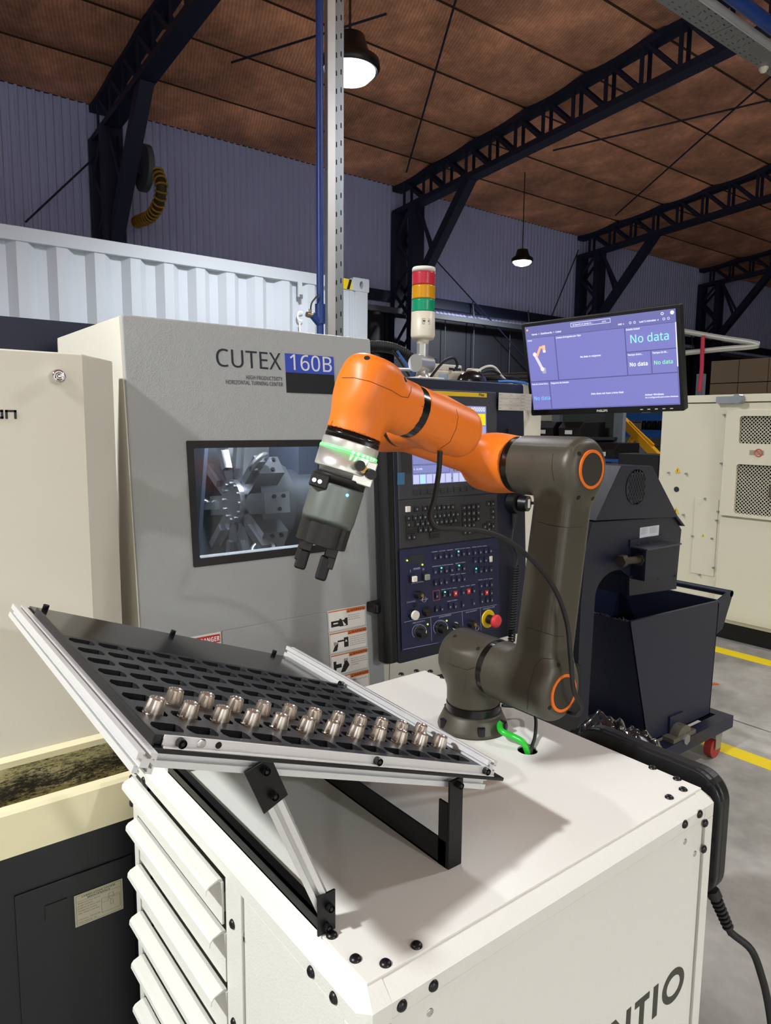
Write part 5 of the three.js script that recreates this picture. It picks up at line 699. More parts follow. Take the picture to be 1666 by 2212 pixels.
// ================================================================ MONITOR
{
  const c = V(2.013, 1.799, -1.456), mx = V(0.188, 0.027, 0.982).normalize(), my0 = V(-0.233, 0.972, 0.018), mz = mx.clone().cross(my0).normalize(), my = mz.clone().cross(mx).normalize(), MM = new THREE.Matrix4().makeBasis(mx, my, mz).setPosition(c), T = (g) => g.applyMatrix4(MM);
  const t = thing('monitor', 'black flat monitor showing a purple dashboard on a side arm', 'monitor', V(2.013, 1.63, -1.45)), w = 0.54, h = 0.325;
  part(t, 'housing', T(prismZ(rrect(-w / 2, w / 2, -h / 2, h / 2, 0.005, 3), -0.034, 0.0, 0.002)), mat.black);
  const tex = printed(1280, 720, (g, W2, H2) => {
    g.fillStyle = '#5a5a8e'; g.fillRect(0, 0, W2, H2); g.fillStyle = '#6666a0'; g.fillRect(0, 96, W2, H2); g.strokeStyle = '#3a3a66'; g.lineWidth = 3;
    for (const [x, y, a, b] of [[4, 98, 268, 372], [276, 98, 604, 372], [884, 98, 392, 190], [884, 292, 190, 178], [1080, 292, 194, 178], [4, 474, 176, 240], [184, 474, 1090, 240]]) g.strokeRect(x, y, a, b);
    const say = (s, x, y, px, col = '#f2f2fa', f = 'sans-serif') => { g.fillStyle = col; g.font = px + 'px ' + f; g.fillText(s, x, y); };
    say('No data', 914, 222, 88, '#7fd6f2'); say('No data', 900, 402, 42, '#ffffff', 'bold sans-serif'); g.font = 'bold 42px sans-serif'; say('No data', 1094, 402, 42, '#7fe0a8'); say('No data', 16, 634, 46, '#6db2f5'); say('No data in response', 488, 300, 20); say('Data does not have a time field', 556, 610, 20);
    say('Estado Actual', 892, 122, 18); say('Tiempo Entre...', 892, 318, 18); say('Tiempo En M...', 1088, 318, 18); say('Total de Llantas Entre...', 10, 500, 16); say('Diagrama de Estados', 196, 500, 18); say('Llantas Entregadas por Tipo', 286, 124, 18); say('Cobot', 14, 124, 16); say('Activar Windows', 1010, 640, 20); say('Ve a Configuración para activar Windows.', 1010, 660, 14);
    say('Home  >  Dashboards  >  Cobot', 60, 76, 20); say('Q Search or jump to...', 446, 36, 18); say('ctrl+k', 700, 36, 14); say('Add  v', 830, 74, 18); say('Last 5 minutes  v', 1000, 74, 20); g.strokeStyle = '#d8d8ee'; for (const x of [930, 965, 1190, 1225]) { g.beginPath(); g.arc(x, 66, 8, 0, 7); g.stroke(); } g.strokeRect(430, 14, 340, 30); g.fillStyle = '#fff'; g.beginPath(); g.arc(1254, 26, 14, 0, 7); g.fill(); g.fillStyle = '#f0a040'; g.beginPath(); g.arc(22, 28, 9, 0, 7); g.fill(); g.strokeStyle = '#fff'; g.beginPath(); g.arc(1180, 26, 9, 0, 7); g.stroke();
    g.lineWidth = 26; g.lineCap = 'round'; g.strokeStyle = '#b9b4d4'; g.beginPath(); g.moveTo(70, 238); g.lineTo(130, 368); g.stroke(); g.lineWidth = 20; g.strokeStyle = '#f59a70'; g.beginPath(); g.moveTo(92, 250); g.lineTo(128, 184); g.lineTo(164, 182); g.stroke(); g.fillStyle = '#f5a080'; g.fillRect(150, 168, 26, 44); g.fillStyle = '#e8e4f4'; g.fillRect(152, 212, 24, 16); g.fillStyle = '#8f8aa8'; g.fillRect(128, 356, 34, 50); g.fillStyle = '#c4c0dc'; g.beginPath(); g.arc(70, 238, 18, 0, 7); g.fill(); g.beginPath(); g.arc(130, 368, 18, 0, 7); g.fill(); g.fillStyle = '#c9c6ea'; g.fillRect(1272, 98, 8, 330);
  });
  part(t, 'screen', flat(V(-w / 2 + 0.012, -h / 2 + 0.021, 0.0006).applyMatrix4(MM), mx.clone().multiplyScalar(w - 0.024), my.clone().multiplyScalar(h - 0.033)), new THREE.MeshStandardMaterial({ color: 0x111111, roughness: 0.3, emissive: 0xffffff, emissiveMap: tex, emissiveIntensity: 0.85 }), 'lit dashboard screen');
  { const g = words('PHILIPS', 0.0075, font), bb = g.boundingBox; g.translate(-bb.max.x / 2, -h / 2 + 0.006, 0.0003); part(t, 'lettering', T(g), mat.white); }
  for (let i = 0; i < 5; i++) part(t, 'menu_mark', T(box(0.13 + 0.024 * i, 0.139 + 0.024 * i, -h / 2 + 0.008, -h / 2 + 0.0105, 0, 0.0005)), mat.white);
  part(t, 'rear_mount', rbox(-0.05, 0.05, -0.05, 0.05, -0.05, -0.033, 0.004).applyMatrix4(MM), mat.black); const am = c.clone().addScaledVector(mz, -0.05); part(t, 'support_arm', [rod(am, V(am.x + 0.03, 1.78, -1.62), 0.014, 0.014, 12), rod(V(am.x + 0.03, 1.78, -1.62), V(1.8, 1.765, -1.9), 0.014, 0.014, 12), rod(V(1.8, 1.75, -1.9), V(1.8, 1.78, -1.9), 0.03, 0.03, 16)], mat.black);
}

// ================================================================ CHIP CONVEYOR AND BIN
const poly = (pts, z) => pts.map(([u, v]) => { const p = atZ(u, v, z); return [p.x, p.y]; });
{
  const z = -1.70, zb = -2.12, t = thing('chip_conveyor', 'dark navy chip conveyor head with a sloped hood over the bin', 'conveyor', V(2.6, 0, -1.9));
  const arc = []; for (let i = 0; i <= 8; i++) { const a = i / 8 * Math.PI / 2; arc.push([1286 + 56 * (1 - Math.cos(a)), 1298 - 67 * Math.sin(a)]); }
  const body = poly([[1281, 1127], [1266, 1185], [1255, 1318], [1243, 1560], [1268, 1560], ...arc, [1359, 1246], [1359, 1286], [1461, 1272], [1473, 1144], [1457, 1116]], z);
  const low = body.map((p) => p.slice()); low[3][1] = 0.02; low[4][1] = 0.02;
  part(t, 'frame', prismZ(low, zb, z, 0.003), mat.deepNavy);
  const hood = part(t, 'hood', prismZ(poly([[1283, 1124], [1338, 1006], [1404, 1006], [1459, 1113], [1476, 1136], [1470, 1136], [1455, 1117]], z), zb - 0.01, z + 0.012, 0.003), mat.deepNavy);
  const vc = atZ(1375, 1052, z + 0.012), R0 = 0.074, holes = []; for (let i = -6; i <= 6; i++) for (let j = -8; j <= 8; j++) { const x = i * 0.0185 + (j & 1 ? 0.00925 : 0), y = j * 0.0155; if (Math.hypot(x, y) < R0 - 0.008) holes.push([[vc.x + x - 0.0068, vc.y + y], [vc.x + x, vc.y + y - 0.0105], [vc.x + x + 0.0068, vc.y + y], [vc.x + x, vc.y + y + 0.0105]]); }
  const disc = []; for (let i = 0; i < 40; i++) disc.push([vc.x + R0 * Math.cos(i * Math.PI / 20), vc.y + R0 * Math.sin(i * Math.PI / 20)]);
  part(hood, 'vent_mesh', prismZ(disc, vc.z + 0.001, vc.z + 0.0022, 0, holes), mat.deepNavy); part(hood, 'vent_opening', prismZ(disc.map(([x, y]) => [vc.x + (x - vc.x) * 0.96, vc.y + (y - vc.y) * 0.96]), vc.z + 0.0004, vc.z + 0.001), mat.dark);
  const l0 = atZ(1381, 1170, z), l1 = atZ(1424, 1134, z);
  part(t, 'instruction_label', flat(V(l0.x, l0.y, z + 0.001), V(l1.x - l0.x, 0, 0), V(0, l1.y - l0.y, 0)), M(0xffffff, 0.5, 0, { map: printed(300, 260, (g, w, h) => { g.fillStyle = '#c8cad2'; g.fillRect(0, 0, w, h); g.fillStyle = '#60636c'; for (let i = 0; i < 9; i++) { g.fillRect(14, 18 + 14 * i, 110 - (i % 3) * 20, 4); g.fillRect(150, 18 + 14 * i, 130 - (i % 2) * 26, 4); } g.strokeStyle = '#60636c'; g.lineWidth = 3; g.strokeRect(70, 190, 110, 30); g.beginPath(); g.moveTo(180, 205); g.lineTo(230, 150); g.stroke(); }) }), 'pale printed instruction label');
  const m0 = atZ(1392, 1187, z + 0.06), m1 = atZ(1455, 1240, z + 0.06); const gb = part(t, 'drive_cover', [box(m0.x, m1.x, m1.y, m0.y, z, z + 0.07)], mat.deepNavy); part(gb, 'lid', box(m0.x - 0.015, m1.x + 0.01, m0.y, m0.y + 0.006, z, z + 0.085), M(0x4a4d55, 0.35, 0.5)); part(gb, 'hinge_strip', box(m0.x - 0.02, m1.x - 0.01, m0.y + 0.006, m0.y + 0.035, z, z + 0.006), mat.deepNavy);
  const sA = atZ(1340, 1213, z + 0.04), sB = atZ(1388, 1208, z + 0.04); part(t, 'tension_bolt', [rod(sA, sB, 0.016, 0.016, 12), rod(sA, sA.clone().add(V(0.03, 0.002, 0)), 0.026, 0.026, 6), rod(sB.clone().add(V(-0.03, 0, 0)), sB, 0.026, 0.026, 6)], M(0x4a4138, 0.55, 0.5));
  const cp = atZ(1359, 1290, z + 0.012); part(t, 'chute_plate', prismZ(poly([[1359, 1244], [1359, 1287], [1461, 1272], [1462, 1232]], z + 0.01), z, z + 0.012, 0.001), mat.deepNavy);
  const bg = lathe([[0.008, 0], [0.007, 0.004], [0, 0.005]], V(0, 0, 0), zz, 12); for (const [u, v] of [[1362, 1251], [1422, 1248], [1459, 1243]]) place(t, 'bolt', bg, mat.blackSatin, atZ(u, v, z + 0.012)); for (const [u, v] of [[1380, 1176], [1404, 1174], [1427, 1171]]) place(t, 'bolt', bg, mat.blackSatin, atZ(u, v, z + 0.006));
}
{
  const z0 = -1.65, z1 = -2.2, t = thing('chip_bin', 'navy steel tipping chip bin on a castered frame', 'bin', V(3, 0, -1.9));
  const A = [2.575, 0.785], B = [3.32, 0.765], C = [3.3, 0.2], D = [2.76, 0.2], d = 0.006;
  part(t, 'front_wall', prismZ([A, B, C, D], z0 - d, z0), mat.navy); part(t, 'rear_wall', prismZ([A, B, C, D], z1, z1 + d), mat.navy);
  part(t, 'sloped_wall', prismZ([A, [A[0] + d, A[1]], [D[0] + d, D[1]], D], z1, z0), mat.navy); part(t, 'end_wall', prismZ([B, [B[0] - d, B[1]], [C[0] - d, C[1]], C], z1, z0), mat.navy); part(t, 'bottom', box(D[0], C[0], 0.2, 0.206, z1, z0), mat.navy);
  part(t, 'rim', [bar(V(...A, z0), V(...B, z0), 0.012, 0.012), bar(V(B[0], B[1], z0), V(B[0], B[1], z1), 0.012, 0.012)], mat.navy);
  part(t, 'push_handle', rod(V(3.44, 0.785, z0), V(3.44, 0.785, z1), 0.017, 0.017, 16), mat.navy);
  for (const z of [z0, z1 + 0.01]) part(t, 'handle_bracket', prismZ([[3.31, 0.77], [3.43, 0.805], [3.455, 0.79], [3.37, 0.62], [3.31, 0.6]], z - 0.01, z), mat.navy);
  const fr = [box(2.62, 3.42, 0.125, 0.185, z0 - 0.0, z0 + 0.06), box(2.62, 3.42, 0.125, 0.185, z1 - 0.05, z1), box(3.36, 3.42, 0.125, 0.185, z1, z0), box(2.62, 2.68, 0.125, 0.185, z1, z0)]; for (const g of fr) part(t, 'frame_beam', g, mat.navy);
  for (const [x, z] of [[3.3, z0 + 0.03], [3.3, z1 - 0.03], [2.7, z0 + 0.03], [2.7, z1 - 0.03]]) { const c = part(t, 'caster_fork', [box(x - 0.035, x + 0.03, 0.1, 0.125, z - 0.025, z + 0.025), box(x - 0.03, x + 0.02, 0.045, 0.11, z - 0.026, z - 0.022), box(x - 0.03, x + 0.02, 0.045, 0.11, z + 0.022, z + 0.026)], mat.zinc); part(c, 'wheel', rod(V(x - 0.012, 0.05, z - 0.018), V(x - 0.012, 0.05, z + 0.018), 0.05, 0.05, 28), M(0x9c2f2a, 0.5), 'red polyurethane wheel'); }
  const pb = atZ(1470, 1592, z0 + 0.03); const pk = part(t, 'pivot_bearing', [rod(V(pb.x, pb.y, z0 + 0.008), V(pb.x, pb.y, z0 + 0.05), 0.062, 0.062, 28), box(pb.x - 0.1, pb.x + 0.09, 0.185, 0.205, z0, z0 + 0.055), box(pb.x - 0.05, pb.x + 0.05, 0.19, pb.y, z0 + 0.01, z0 + 0.045)], M(0x6d6a60, 0.5, 0.5)); part(pk, 'shaft_nut', rod(V(pb.x, pb.y, z0 + 0.05), V(pb.x, pb.y, z0 + 0.065), 0.026, 0.026, 6), mat.zinc);
  const wp = atZ(1455, 1560, z0); part(t, 'wear_plate', prismZ(poly([[1445, 1548], [1474, 1536], [1476, 1590], [1442, 1606]], z0), z0, z0 + 0.008), mat.navy);
  const dv = atZ(1540, 1540, z0 - 0.1); const vv = part(t, 'drain_valve', [rod(V(3.29, 0.25, z0 - 0.1), V(3.37, 0.25, z0 - 0.1), 0.02, 0.02, 14), rod(V(3.345, 0.25, z0 - 0.1), V(3.345, 0.29, z0 - 0.1), 0.012, 0.012, 10)], M(0x8a7a58, 0.4, 0.8)); part(vv, 'lever', [bar(V(3.345, 0.285, z0 - 0.1), V(3.36, 0.31, z0 - 0.09), 0.018, 0.006), bar(V(3.36, 0.31, z0 - 0.09), V(3.46, 0.305, z0 - 0.05), 0.02, 0.006)], M(0xb8641c, 0.45), 'orange valve lever');
  // swarf heap
  const cs = []; for (let i = 0; i < 260; i++) { const cx = R(2.64, 2.95), cz = R(-2.1, -1.7), cy = 0.6 + 0.12 * Math.exp(-Math.pow((cx - 2.68) / 0.1, 2)) + R(-0.03, 0.03), r = R(0.01, 0.03), pts = [], ph = R(0, 6), n = 7; const ax = V(R(-1, 1), R(-1, 1), R(-1, 1)).normalize(), q = quatTo(ax); for (let k = 0; k < n; k++) pts.push(V(r * Math.cos(ph + k * 0.9), k * 0.006 - 0.02, r * Math.sin(ph + k * 0.9)).applyQuaternion(q).add(V(cx, cy, cz))); cs.push(new THREE.TubeGeometry(new THREE.CatmullRomCurve3(pts), 14, 0.0014, 3)); }
  const g = join(cs); metreUV(g); const m = new THREE.Mesh(g, M(0xc9c6c0, 0.3, 0.9)); m.name = 'metal_swarf'; m.castShadow = m.receiveShadow = true; m.userData = { kind: 'stuff', label: 'curly bright metal swarf heaped in the navy bin', category: 'swarf' }; scene.add(m);
  const heap = thing('swarf_bed', 'packed dark swarf filling the navy bin', 'swarf', V(2.95, 0.21, -1.92)); { const gg = new THREE.PlaneGeometry(0.56, 0.5, 20, 16).rotateX(-Math.PI / 2); const p = gg.attributes.position; for (let i = 0; i < p.count; i++) p.setY(i, 0.56 - 0.25 * (p.getX(i) + 0.28) + R(-0.02, 0.02)); gg.computeVertexNormals(); gg.translate(2.97, 0, -1.925); part(heap, 'surface', gg, M(0x3a3936, 0.6, 0.5)); }
}
// ================================================================ TEACH PENDANT, BAG
{
  const t = thing('teach_pendant', 'black tablet-style teach pendant hanging on the side of the cart', 'teach pendant', V(1.18, 0.78, -0.7));
  const p = rrect(-0.845, -0.546, 0.775, 1.004, 0.05, 8);
  part(t, 'shell', prismX(p, 1.158, 1.19, 0.008), mat.black); part(t, 'grip_frame', prismX(p, 1.150, 1.164, 0.003, [rrect(-0.81, -0.581, 0.81, 0.969, 0.03, 6)]), mat.blackSatin);
  part(t, 'hanger', [box(1.1462, 1.156, 0.86, 0.9, -0.72, -0.66)], mat.blackSteel);
  for (const [u, v] of [[1300, 1577], [1531, 1694], [1538, 1816], [1537, 1903]]) { const q = atX(u, v, 1.149); part(t, 'screw_pocket', rod(V(1.1485, q.y, q.z), V(1.1505, q.y, q.z), 0.0035, 0.0035, 12), mat.dark); }
  const g0 = V(1.186, 0.778, -0.567), g1 = V(1.2, 0.735, -0.553), gdn = g1.clone().sub(g0).normalize(), gl = part(t, 'cable_gland', [rod(g0, along(g0, gdn, 0.016), 0.0125, 0.0125, 6), rod(along(g0, gdn, 0.012), along(g0, gdn, 0.09), 0.0075, 0.006, 16)], mat.black);
  for (let i = 0; i < 7; i++) { const tt = new THREE.TorusGeometry(0.0085 - 0.0002 * i, 0.0028, 8, 20); tt.applyQuaternion(quatTo(gdn, zz)); const q = along(g0, gdn, 0.024 + 0.0085 * i); tt.translate(q.x, q.y, q.z); part(gl, 'strain_ring', tt, mat.rubber); }
  const e = along(g0, gdn, 0.085), c = thing('pendant_cable', 'thick black cable drooping from the teach pendant to the floor', 'cable', V(1.3, 0, -0.4));
  part(c, 'sheath', tube([along(g0, gdn, 0.07), e, atX(1622, 2050, 1.232), atX(1646, 2110, 1.245), atX(1660, 2170, 1.255), atX(1668, 2240, 1.26), V(1.25, 0.35, -0.47), V(1.2, 0.1, -0.5), V(1.25, 0.012, -0.42), V(1.4, 0.012, -0.3)], 0.0066, 110, 12), mat.rubber);
}
{
  const b = thing('plastic_bag', 'crumpled glossy black plastic bag standing beside the cart', 'bag', V(1.5, 0, -1.0));
  const c = V(1.5, 0, -0.98), g = new THREE.SphereGeometry(1, 96, 72), p = g.attributes.position, n1 = (x, y, z) => Math.sin(x * 5.1 + 1.7 * Math.sin(y * 4.3 + z * 3.1)) * Math.sin(y * 6.7 + 2 * Math.sin(z * 5.9)) + 0.6 * Math.abs(Math.sin(x * 11 + y * 9 + 2 * Math.sin(z * 13))) + 0.5 * Math.abs(Math.sin(z * 17 - y * 12 + Math.sin(x * 19)));
  for (let i = 0; i < p.count; i++) { const v = V(p.getX(i), p.getY(i), p.getZ(i)), k = 1 + 0.05 * n1(v.x * 1.1, v.y * 1.1, v.z * 1.1) - 0.035 * Math.pow(Math.abs(Math.sin(v.x * 7 + v.y * 9 + 2 * Math.sin(v.z * 6))), 0.5); p.setXYZ(i, v.x * 0.15 * k, Math.max(0.002, 0.43 + v.y * 0.43 * k), v.z * 0.22 * k); }
  g.computeVertexNormals(); g.translate(c.x, 0, c.z); part(b, 'film', g, new THREE.MeshPhysicalMaterial({ color: 0x101114, roughness: 0.16, clearcoat: 0.6, clearcoatRoughness: 0.1 }));
}
// ================================================================ CREAM MACHINE ACROSS THE AISLE
{
  const x = 5.2, P = (u, v) => atX(u, v, x), zL = P(1425, 1000).z, zC = P(1553, 1200).z, zR = 0.9, yT = 1.835, cream = M(0xd6d2bc, 0.45, 0, { bumpMap: cloudy, bumpScale: 0.0003 }), t = thing('machine_enclosure', 'cream machine tool enclosure with mesh vents across the aisle', 'machine', V(x, 0, -1));
  part(t, 'plinth', box(x + 0.06, x + 1.6, 0, 0.14, zL + 0.03, zR), mat.black); part(t, 'body', rbox(x, x + 1.7, 0.14, yT - 0.06, zL, zR, 0.004), cream); part(t, 'cap', rbox(x - 0.015, x + 1.72, yT - 0.055, yT, zL - 0.01, zR, 0.004), cream);
  const yS = P(1550, 1113).y; part(t, 'lower_door', rbox(x - 0.02, x, 0.17, yS - 0.008, zC, zR - 0.3, 0.003), cream);
  const v1a = P(1578, 898), v1b = P(1574, 958), v2a = P(1574, 1000), v2b = P(1568, 1106), zE = zC + 0.78;
  const rects = [[zC + 0.1, zE, v1b.y, v1a.y], [zC + 0.1, zE, v2b.y, v2a.y]], yD = P(1570, 886).y;
  const dr = part(t, 'vented_door', prismX([[zC, yS + 0.008], [zR - 0.3, yS + 0.008], [zR - 0.3, yD], [zC, yD]], x - 0.035, x, 0.003, rects.map(([a, b, c, d]) => rrect(a, b, c, d, 0.02, 3))), cream);
  for (const [a, b, c, d] of rects) {
    const gs = [], st = 0.026; for (let s = a - (d - c); s < b; s += st) { for (const q of [1, -1]) { let z0 = q > 0 ? s : s + (d - c), y0 = c, z1 = q > 0 ? s + (d - c) : s, y1 = d; const clip = (zz0, yy0, zz1, yy1) => { const f = (z) => yy0 + (yy1 - yy0) * (z - zz0) / (zz1 - zz0); if (zz0 < a) { yy0 = f(a); zz0 = a; } if (zz0 > b) { yy0 = f(b); zz0 = b; } return [zz0, yy0]; }; const A = clip(z0, y0, z1, y1), B = clip(z1, y1, z0, y0); if (Math.hypot(A[0] - B[0], A[1] - B[1]) > 0.01 && Math.max(A[0], B[0]) <= b + 1e-6 && Math.min(A[0], B[0]) >= a - 1e-6) gs.push(bar(V(x - 0.012, A[1], A[0]), V(x - 0.012, B[1], B[0]), 0.004, 0.0045)); } }
    part(dr, 'mesh_screen', gs, cream); part(dr, 'vent_recess', box(x - 0.004, x - 0.001, c, d, a, b), mat.dark);
    const fz = a + 0.36, fy = (c + d) / 2, fan = part(dr, 'fan_ring', new THREE.TorusGeometry(0.11, 0.02, 8, 36).rotateY(Math.PI / 2).translate(x - 0.006, fy, fz), M(0x5a5548, 0.7)); part(fan, 'fan_hub', rod(V(x - 0.008, fy, fz), V(x - 0.003, fy, fz), 0.05, 0.05, 24), M(0x4a463c, 0.7));
  }
  const yg = P(1610, 977); part(dr, 'door_grip', [box(x - 0.0365, x - 0.034, yg.y - 0.016, yg.y + 0.018, zC + 0.19, zC + 0.29)], M(0x9a957c, 0.5));
  { const q = P(1638, 978), ph = new THREE.TorusGeometry(0.026, 0.004, 8, 32).rotateY(Math.PI / 2).translate(x - 0.036, q.y, q.z + 0.02); part(dr, 'prohibition_sign', [ph, bar(V(x - 0.036, q.y + 0.018, q.z + 0.002), V(x - 0.036, q.y - 0.018, q.z + 0.038), 0.003, 0.006)], M(0xc24a44, 0.5), 'small red prohibition sign'); }
  const p0 = P(1503, 1075), p1 = P(1540, 1245); part(t, 'access_panel', rbox(x - 0.006, x, p1.y, p0.y, p0.z, p1.z + 0.01, 0.002), cream);
  const tri = (u, v, s) => { const q = P(u, v); const m = part(t, 'hazard_triangle', prismX([[q.z - s, q.y - s * 0.75], [q.z + s, q.y - s * 0.75], [q.z, q.y + s]], x - 0.0075, x - 0.006), mat.yellow, 'yellow warning triangle'); part(m, 'bolt_mark', box(x - 0.0085, x - 0.0074, q.y - s * 0.4, q.y + s * 0.4, q.z - s * 0.1, q.z + s * 0.1), mat.black); };
  tri(1465, 1016, 0.024); tri(1461, 1103, 0.026); tri(1520, 1157, 0.014);
  const lg = P(1462, 1057); part(t, 'badge', rod(V(x - 0.004, lg.y, lg.z), V(x, lg.y, lg.z), 0.021, 0.021, 28), M(0x26282e, 0.4), 'round dark maker badge');
  const ws = new THREE.BoxGeometry(0.016, 0.012, 0.014); for (const [u, v] of [[1446, 1021], [1484, 1023], [1478, 1112], [1566, 896], [1560, 1001], [1553, 1105], [1550, 1124], [1543, 1226], [1525, 1077], [1498, 1158], [1540, 1163], [1513, 1241]]) place(t, 'turn_screw', ws, mat.zinc, P(u, v).add(V(-0.012, 0, 0)));
  const lt = P(1600, 862); part(t, 'door_interlock', [rod(V(x - 0.06, lt.y, lt.z), V(x - 0.0, lt.y, lt.z + 0.01), 0.035, 0.035, 20), box(x - 0.04, x, lt.y - 0.03, lt.y + 0.02, lt.z - 0.16, lt.z)], mat.zinc, 'metal interlock knob');
  // overhead pipe arm with strap
  const a = thing('pipe_arm', 'grey bent pipe arm reaching out above the cream machine', 'pipe', V(5.6, 2.2, -3)); part(a, 'pipe', tube([atX(1430, 707, 5.6), atX(1560, 730, 5.6), atX(1628, 741, 5.6), atX(1640, 745, 5.6), atX(1628, 748, 5.6), atX(1560, 754, 5.6), atX(1430, 768, 5.6)], 0.021, 120, 12), M(0xa9aaa2, 0.4, 0.3));
  const s = thing('red_strap', 'red webbing strap hanging from the bent pipe arm', 'strap', atX(1518, 728, 5.58)); part(s, 'webbing', tube([atX(1519, 726, 5.57), atX(1517, 770, 5.57), atX(1516, 800, 5.57), atX(1511, 845, 5.57)], 0.016, 30, 8), M(0xa02038, 0.7));
}
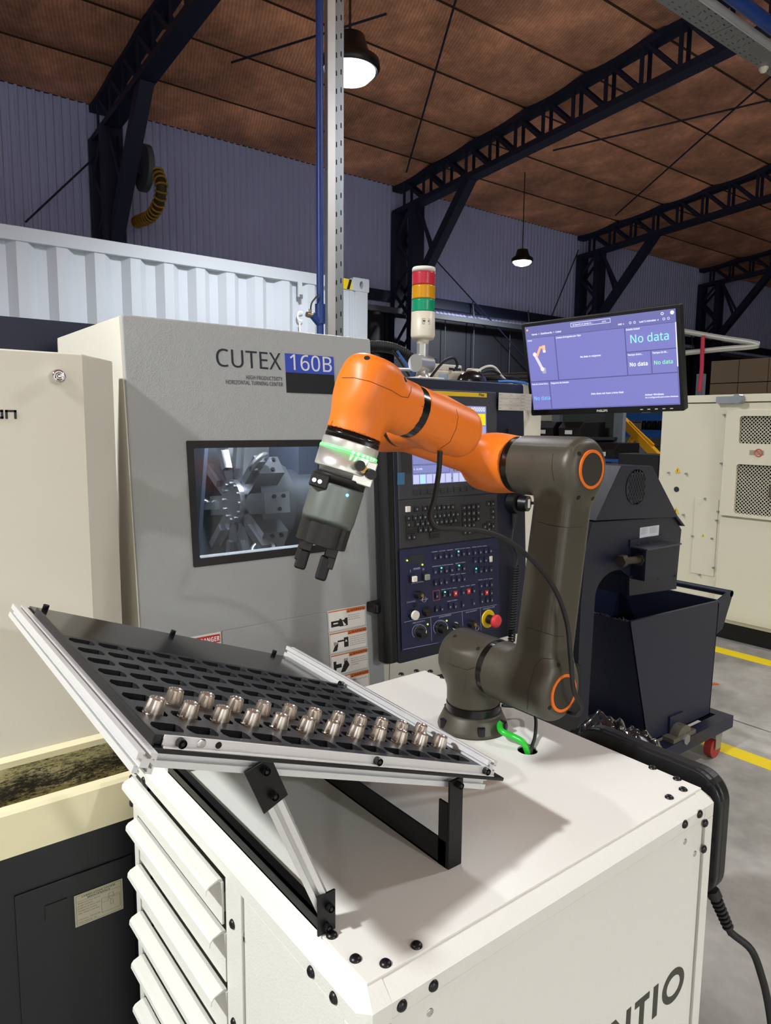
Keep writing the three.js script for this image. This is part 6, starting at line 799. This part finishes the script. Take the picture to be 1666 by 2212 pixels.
// ================================================================ FAR SIDE OF THE HALL
{
  const x = 7.6, P = (u, v, xx = x) => atX(u, v, xx);
  const h = thing('engine_hoist', 'yellow folding engine hoist parked beyond the machines', 'hoist', V(x, 0, -4.9)), ho = mat.hoist;
  const a = P(1331, 922), b = P(1327, 1010), c = P(1424, 990), d = P(1345, 908), e = P(1372, 925), f = P(1412, 962); b.y = 0.12;
  part(h, 'mast', bar(V(a.x, b.y, a.z), a, 0.09, 0.09, V(1, 0, 0)), ho); part(h, 'boom', bar(d, c, 0.08, 0.09), ho); part(h, 'head_plate', bar(a, d, 0.1, 0.1), ho); part(h, 'brace', [bar(e, f, 0.03, 0.03), bar(P(1360, 912), e, 0.03, 0.03)], ho); part(h, 'ram', rod(P(1345, 985), P(1368, 945), 0.03, 0.03), ho);
  part(h, 'base_leg', [box(x - 0.06, x + 0.06, 0.04, 0.12, a.z - 0.1, a.z + 0.5), box(x - 0.5, x + 0.5, 0.04, 0.12, a.z - 0.08, a.z + 0.02)], ho);
  const rx = 9.2, Q = (u, v) => atX(u, v, rx), r = thing('pallet_rack', 'blue steel storage rack loaded with tooling', 'rack', V(rx, 0, -6)), zA = Q(1335, 950).z, zB = Q(1450, 950).z;
  for (const z of [zA, zB]) for (const dx of [0, 0.7]) part(r, 'upright', box(rx + dx - 0.04, rx + dx + 0.04, 0, 2.35, z - 0.05, z + 0.05), M(0x6f7780, 0.5, 0.3));
  for (const v of [900, 936]) { const y = Q(1390, v).y; for (const dx of [-0.03, 0.7]) part(r, 'shelf_beam', box(rx + dx - 0.03, rx + dx + 0.03, y - 0.06, y + 0.05, zA, zB), mat.rackBlue); part(r, 'shelf_deck', box(rx, rx + 0.7, y + 0.03, y + 0.05, zA, zB), M(0x3c4654, 0.6)); }
  const ys = Q(1390, 936).y + 0.05; for (let i = 0; i < 6; i++) { const z = zA + (zB - zA) * (0.38 + 0.1 * i), o = thing('tool_holder_cup', 'dark tapered tool holder standing on the blue rack shelf', 'tool holder', V(rx + 0.15, ys, z), 'tool holders on the rack'); part(o, 'cone', lathe([[0, 0], [0.036, 0], [0.036, 0.1], [0.03, 0.12], [0.022, 0.24], [0, 0.24]], V(rx + 0.15, ys, z), V(0, 1, 0), 18), M(0x25272b, 0.4, 0.5)); }
  const bx = 6.8, B = (u, v) => atX(u, v, bx), st = thing('bin_stand', 'dark steel stand holding black parts bins', 'stand', V(bx, 0, B(1230, 950).z)), zb0 = B(1165, 945).z, zb1 = B(1300, 945).z, yb = B(1230, 943).y, yb2 = B(1250, 986).y;
  part(st, 'shelf', [box(bx - 0.2, bx + 0.4, yb - 0.03, yb, zb0, zb1)], M(0x2c3138, 0.5)); part(st, 'shelf', box(bx - 0.2, bx + 0.4, yb2 - 0.03, yb2, zb0, zb1 + 0.4), mat.rackBlue); for (const z of [zb0, zb1]) part(st, 'leg', [box(bx + 0.3, bx + 0.36, 0, 2.3, z - 0.06, z + 0.06)], M(0x7c868e, 0.5)); part(st, 'backing', box(bx + 0.4, bx + 0.42, 0.3, 2.2, zb0, zb1), M(0x4a5450, 0.8));
  const k = [['on the upper shelf of the stand', yb, zb0 + 0.08], ['on the upper shelf beside another bin', yb, zb0 + 0.46], ['on the lower blue shelf', yb2, zb0 + 0.5], ['at the end of the lower blue shelf', yb2, zb1 + 0.02]];
  for (const [lab, y, z] of k) { const o = thing('parts_bin', 'black stacking parts bin ' + lab, 'bin', V(bx, y, z)); part(o, 'tub', [prismZ([[bx - 0.2, y], [bx - 0.22, y + 0.1], [bx - 0.14, y + 0.17], [bx + 0.25, y + 0.17], [bx + 0.25, y]], z, z + 0.3, 0.004)], mat.black); part(o, 'card', box(bx - 0.225, bx - 0.222, y + 0.03, y + 0.075, z + 0.1, z + 0.2), mat.white); }
  const crate = thing('tool_crate', 'low black tool crate in front of the yellow hoist', 'crate', P(1390, 1000, 6.0)); { const q0 = P(1335, 998, 6.0), q1 = P(1424, 983, 6.0); part(crate, 'tub', rbox(6.0, 6.3, 0.6, q1.y, q0.z, q1.z, 0.01), mat.black); part(crate, 'leg', [box(6.02, 6.28, 0, 0.6, q0.z + 0.05, q0.z + 0.1), box(6.02, 6.28, 0, 0.6, q1.z - 0.1, q1.z - 0.05)], mat.black); }
  const wall = struct('trim_1', V(0, 0, -9.4)); for (let i = 0; i < 4; i++) for (let j = 0; j < 18; j++) part(wall, 'concrete_block', rbox(9.5 + j * 0.8 + (i & 1 ? 0.4 : 0), 10.285 + j * 0.8 + (i & 1 ? 0.4 : 0), 0.56 * i + 0.003, 0.56 * i + 0.552, -9.55, -9.35, 0.01), M([0x7a7566, 0x6d695c, 0x848071][(i * 7 + j * 5) % 3], 0.9));
  const cx = 10.5, K = (u, v) => atX(u, v, cx); let n = 0; const z0 = K(1535, 820).z; for (let i = 0; i < 4; i++) for (let j = 0; j < 4; j++) { const z = z0 + 0.42 * j, y = K(1600, 850).y - 0.86 + 0.34 * i; const o = thing('carton', 'brown cardboard carton in the dim stack beyond the cream machine', 'carton', V(cx, y, z), 'stacked cartons'); part(o, 'box', rbox(cx, cx + 0.5, y, y + 0.33, z, z + 0.41, 0.006), mat.carton); }
  const pal = thing('pallet_block', 'wooden pallet stack carrying the brown cartons', 'pallet', V(cx, 0, z0)), py = K(1600, 850).y - 0.865; for (let k2 = 0; k2 < 5; k2++) part(pal, 'board', box(cx - 0.05, cx + 0.55, py * k2 / 5, py * (k2 + 0.9) / 5, z0 - 0.05, z0 + 1.75), mat.wood);
}

renderer.render(scene, camera);
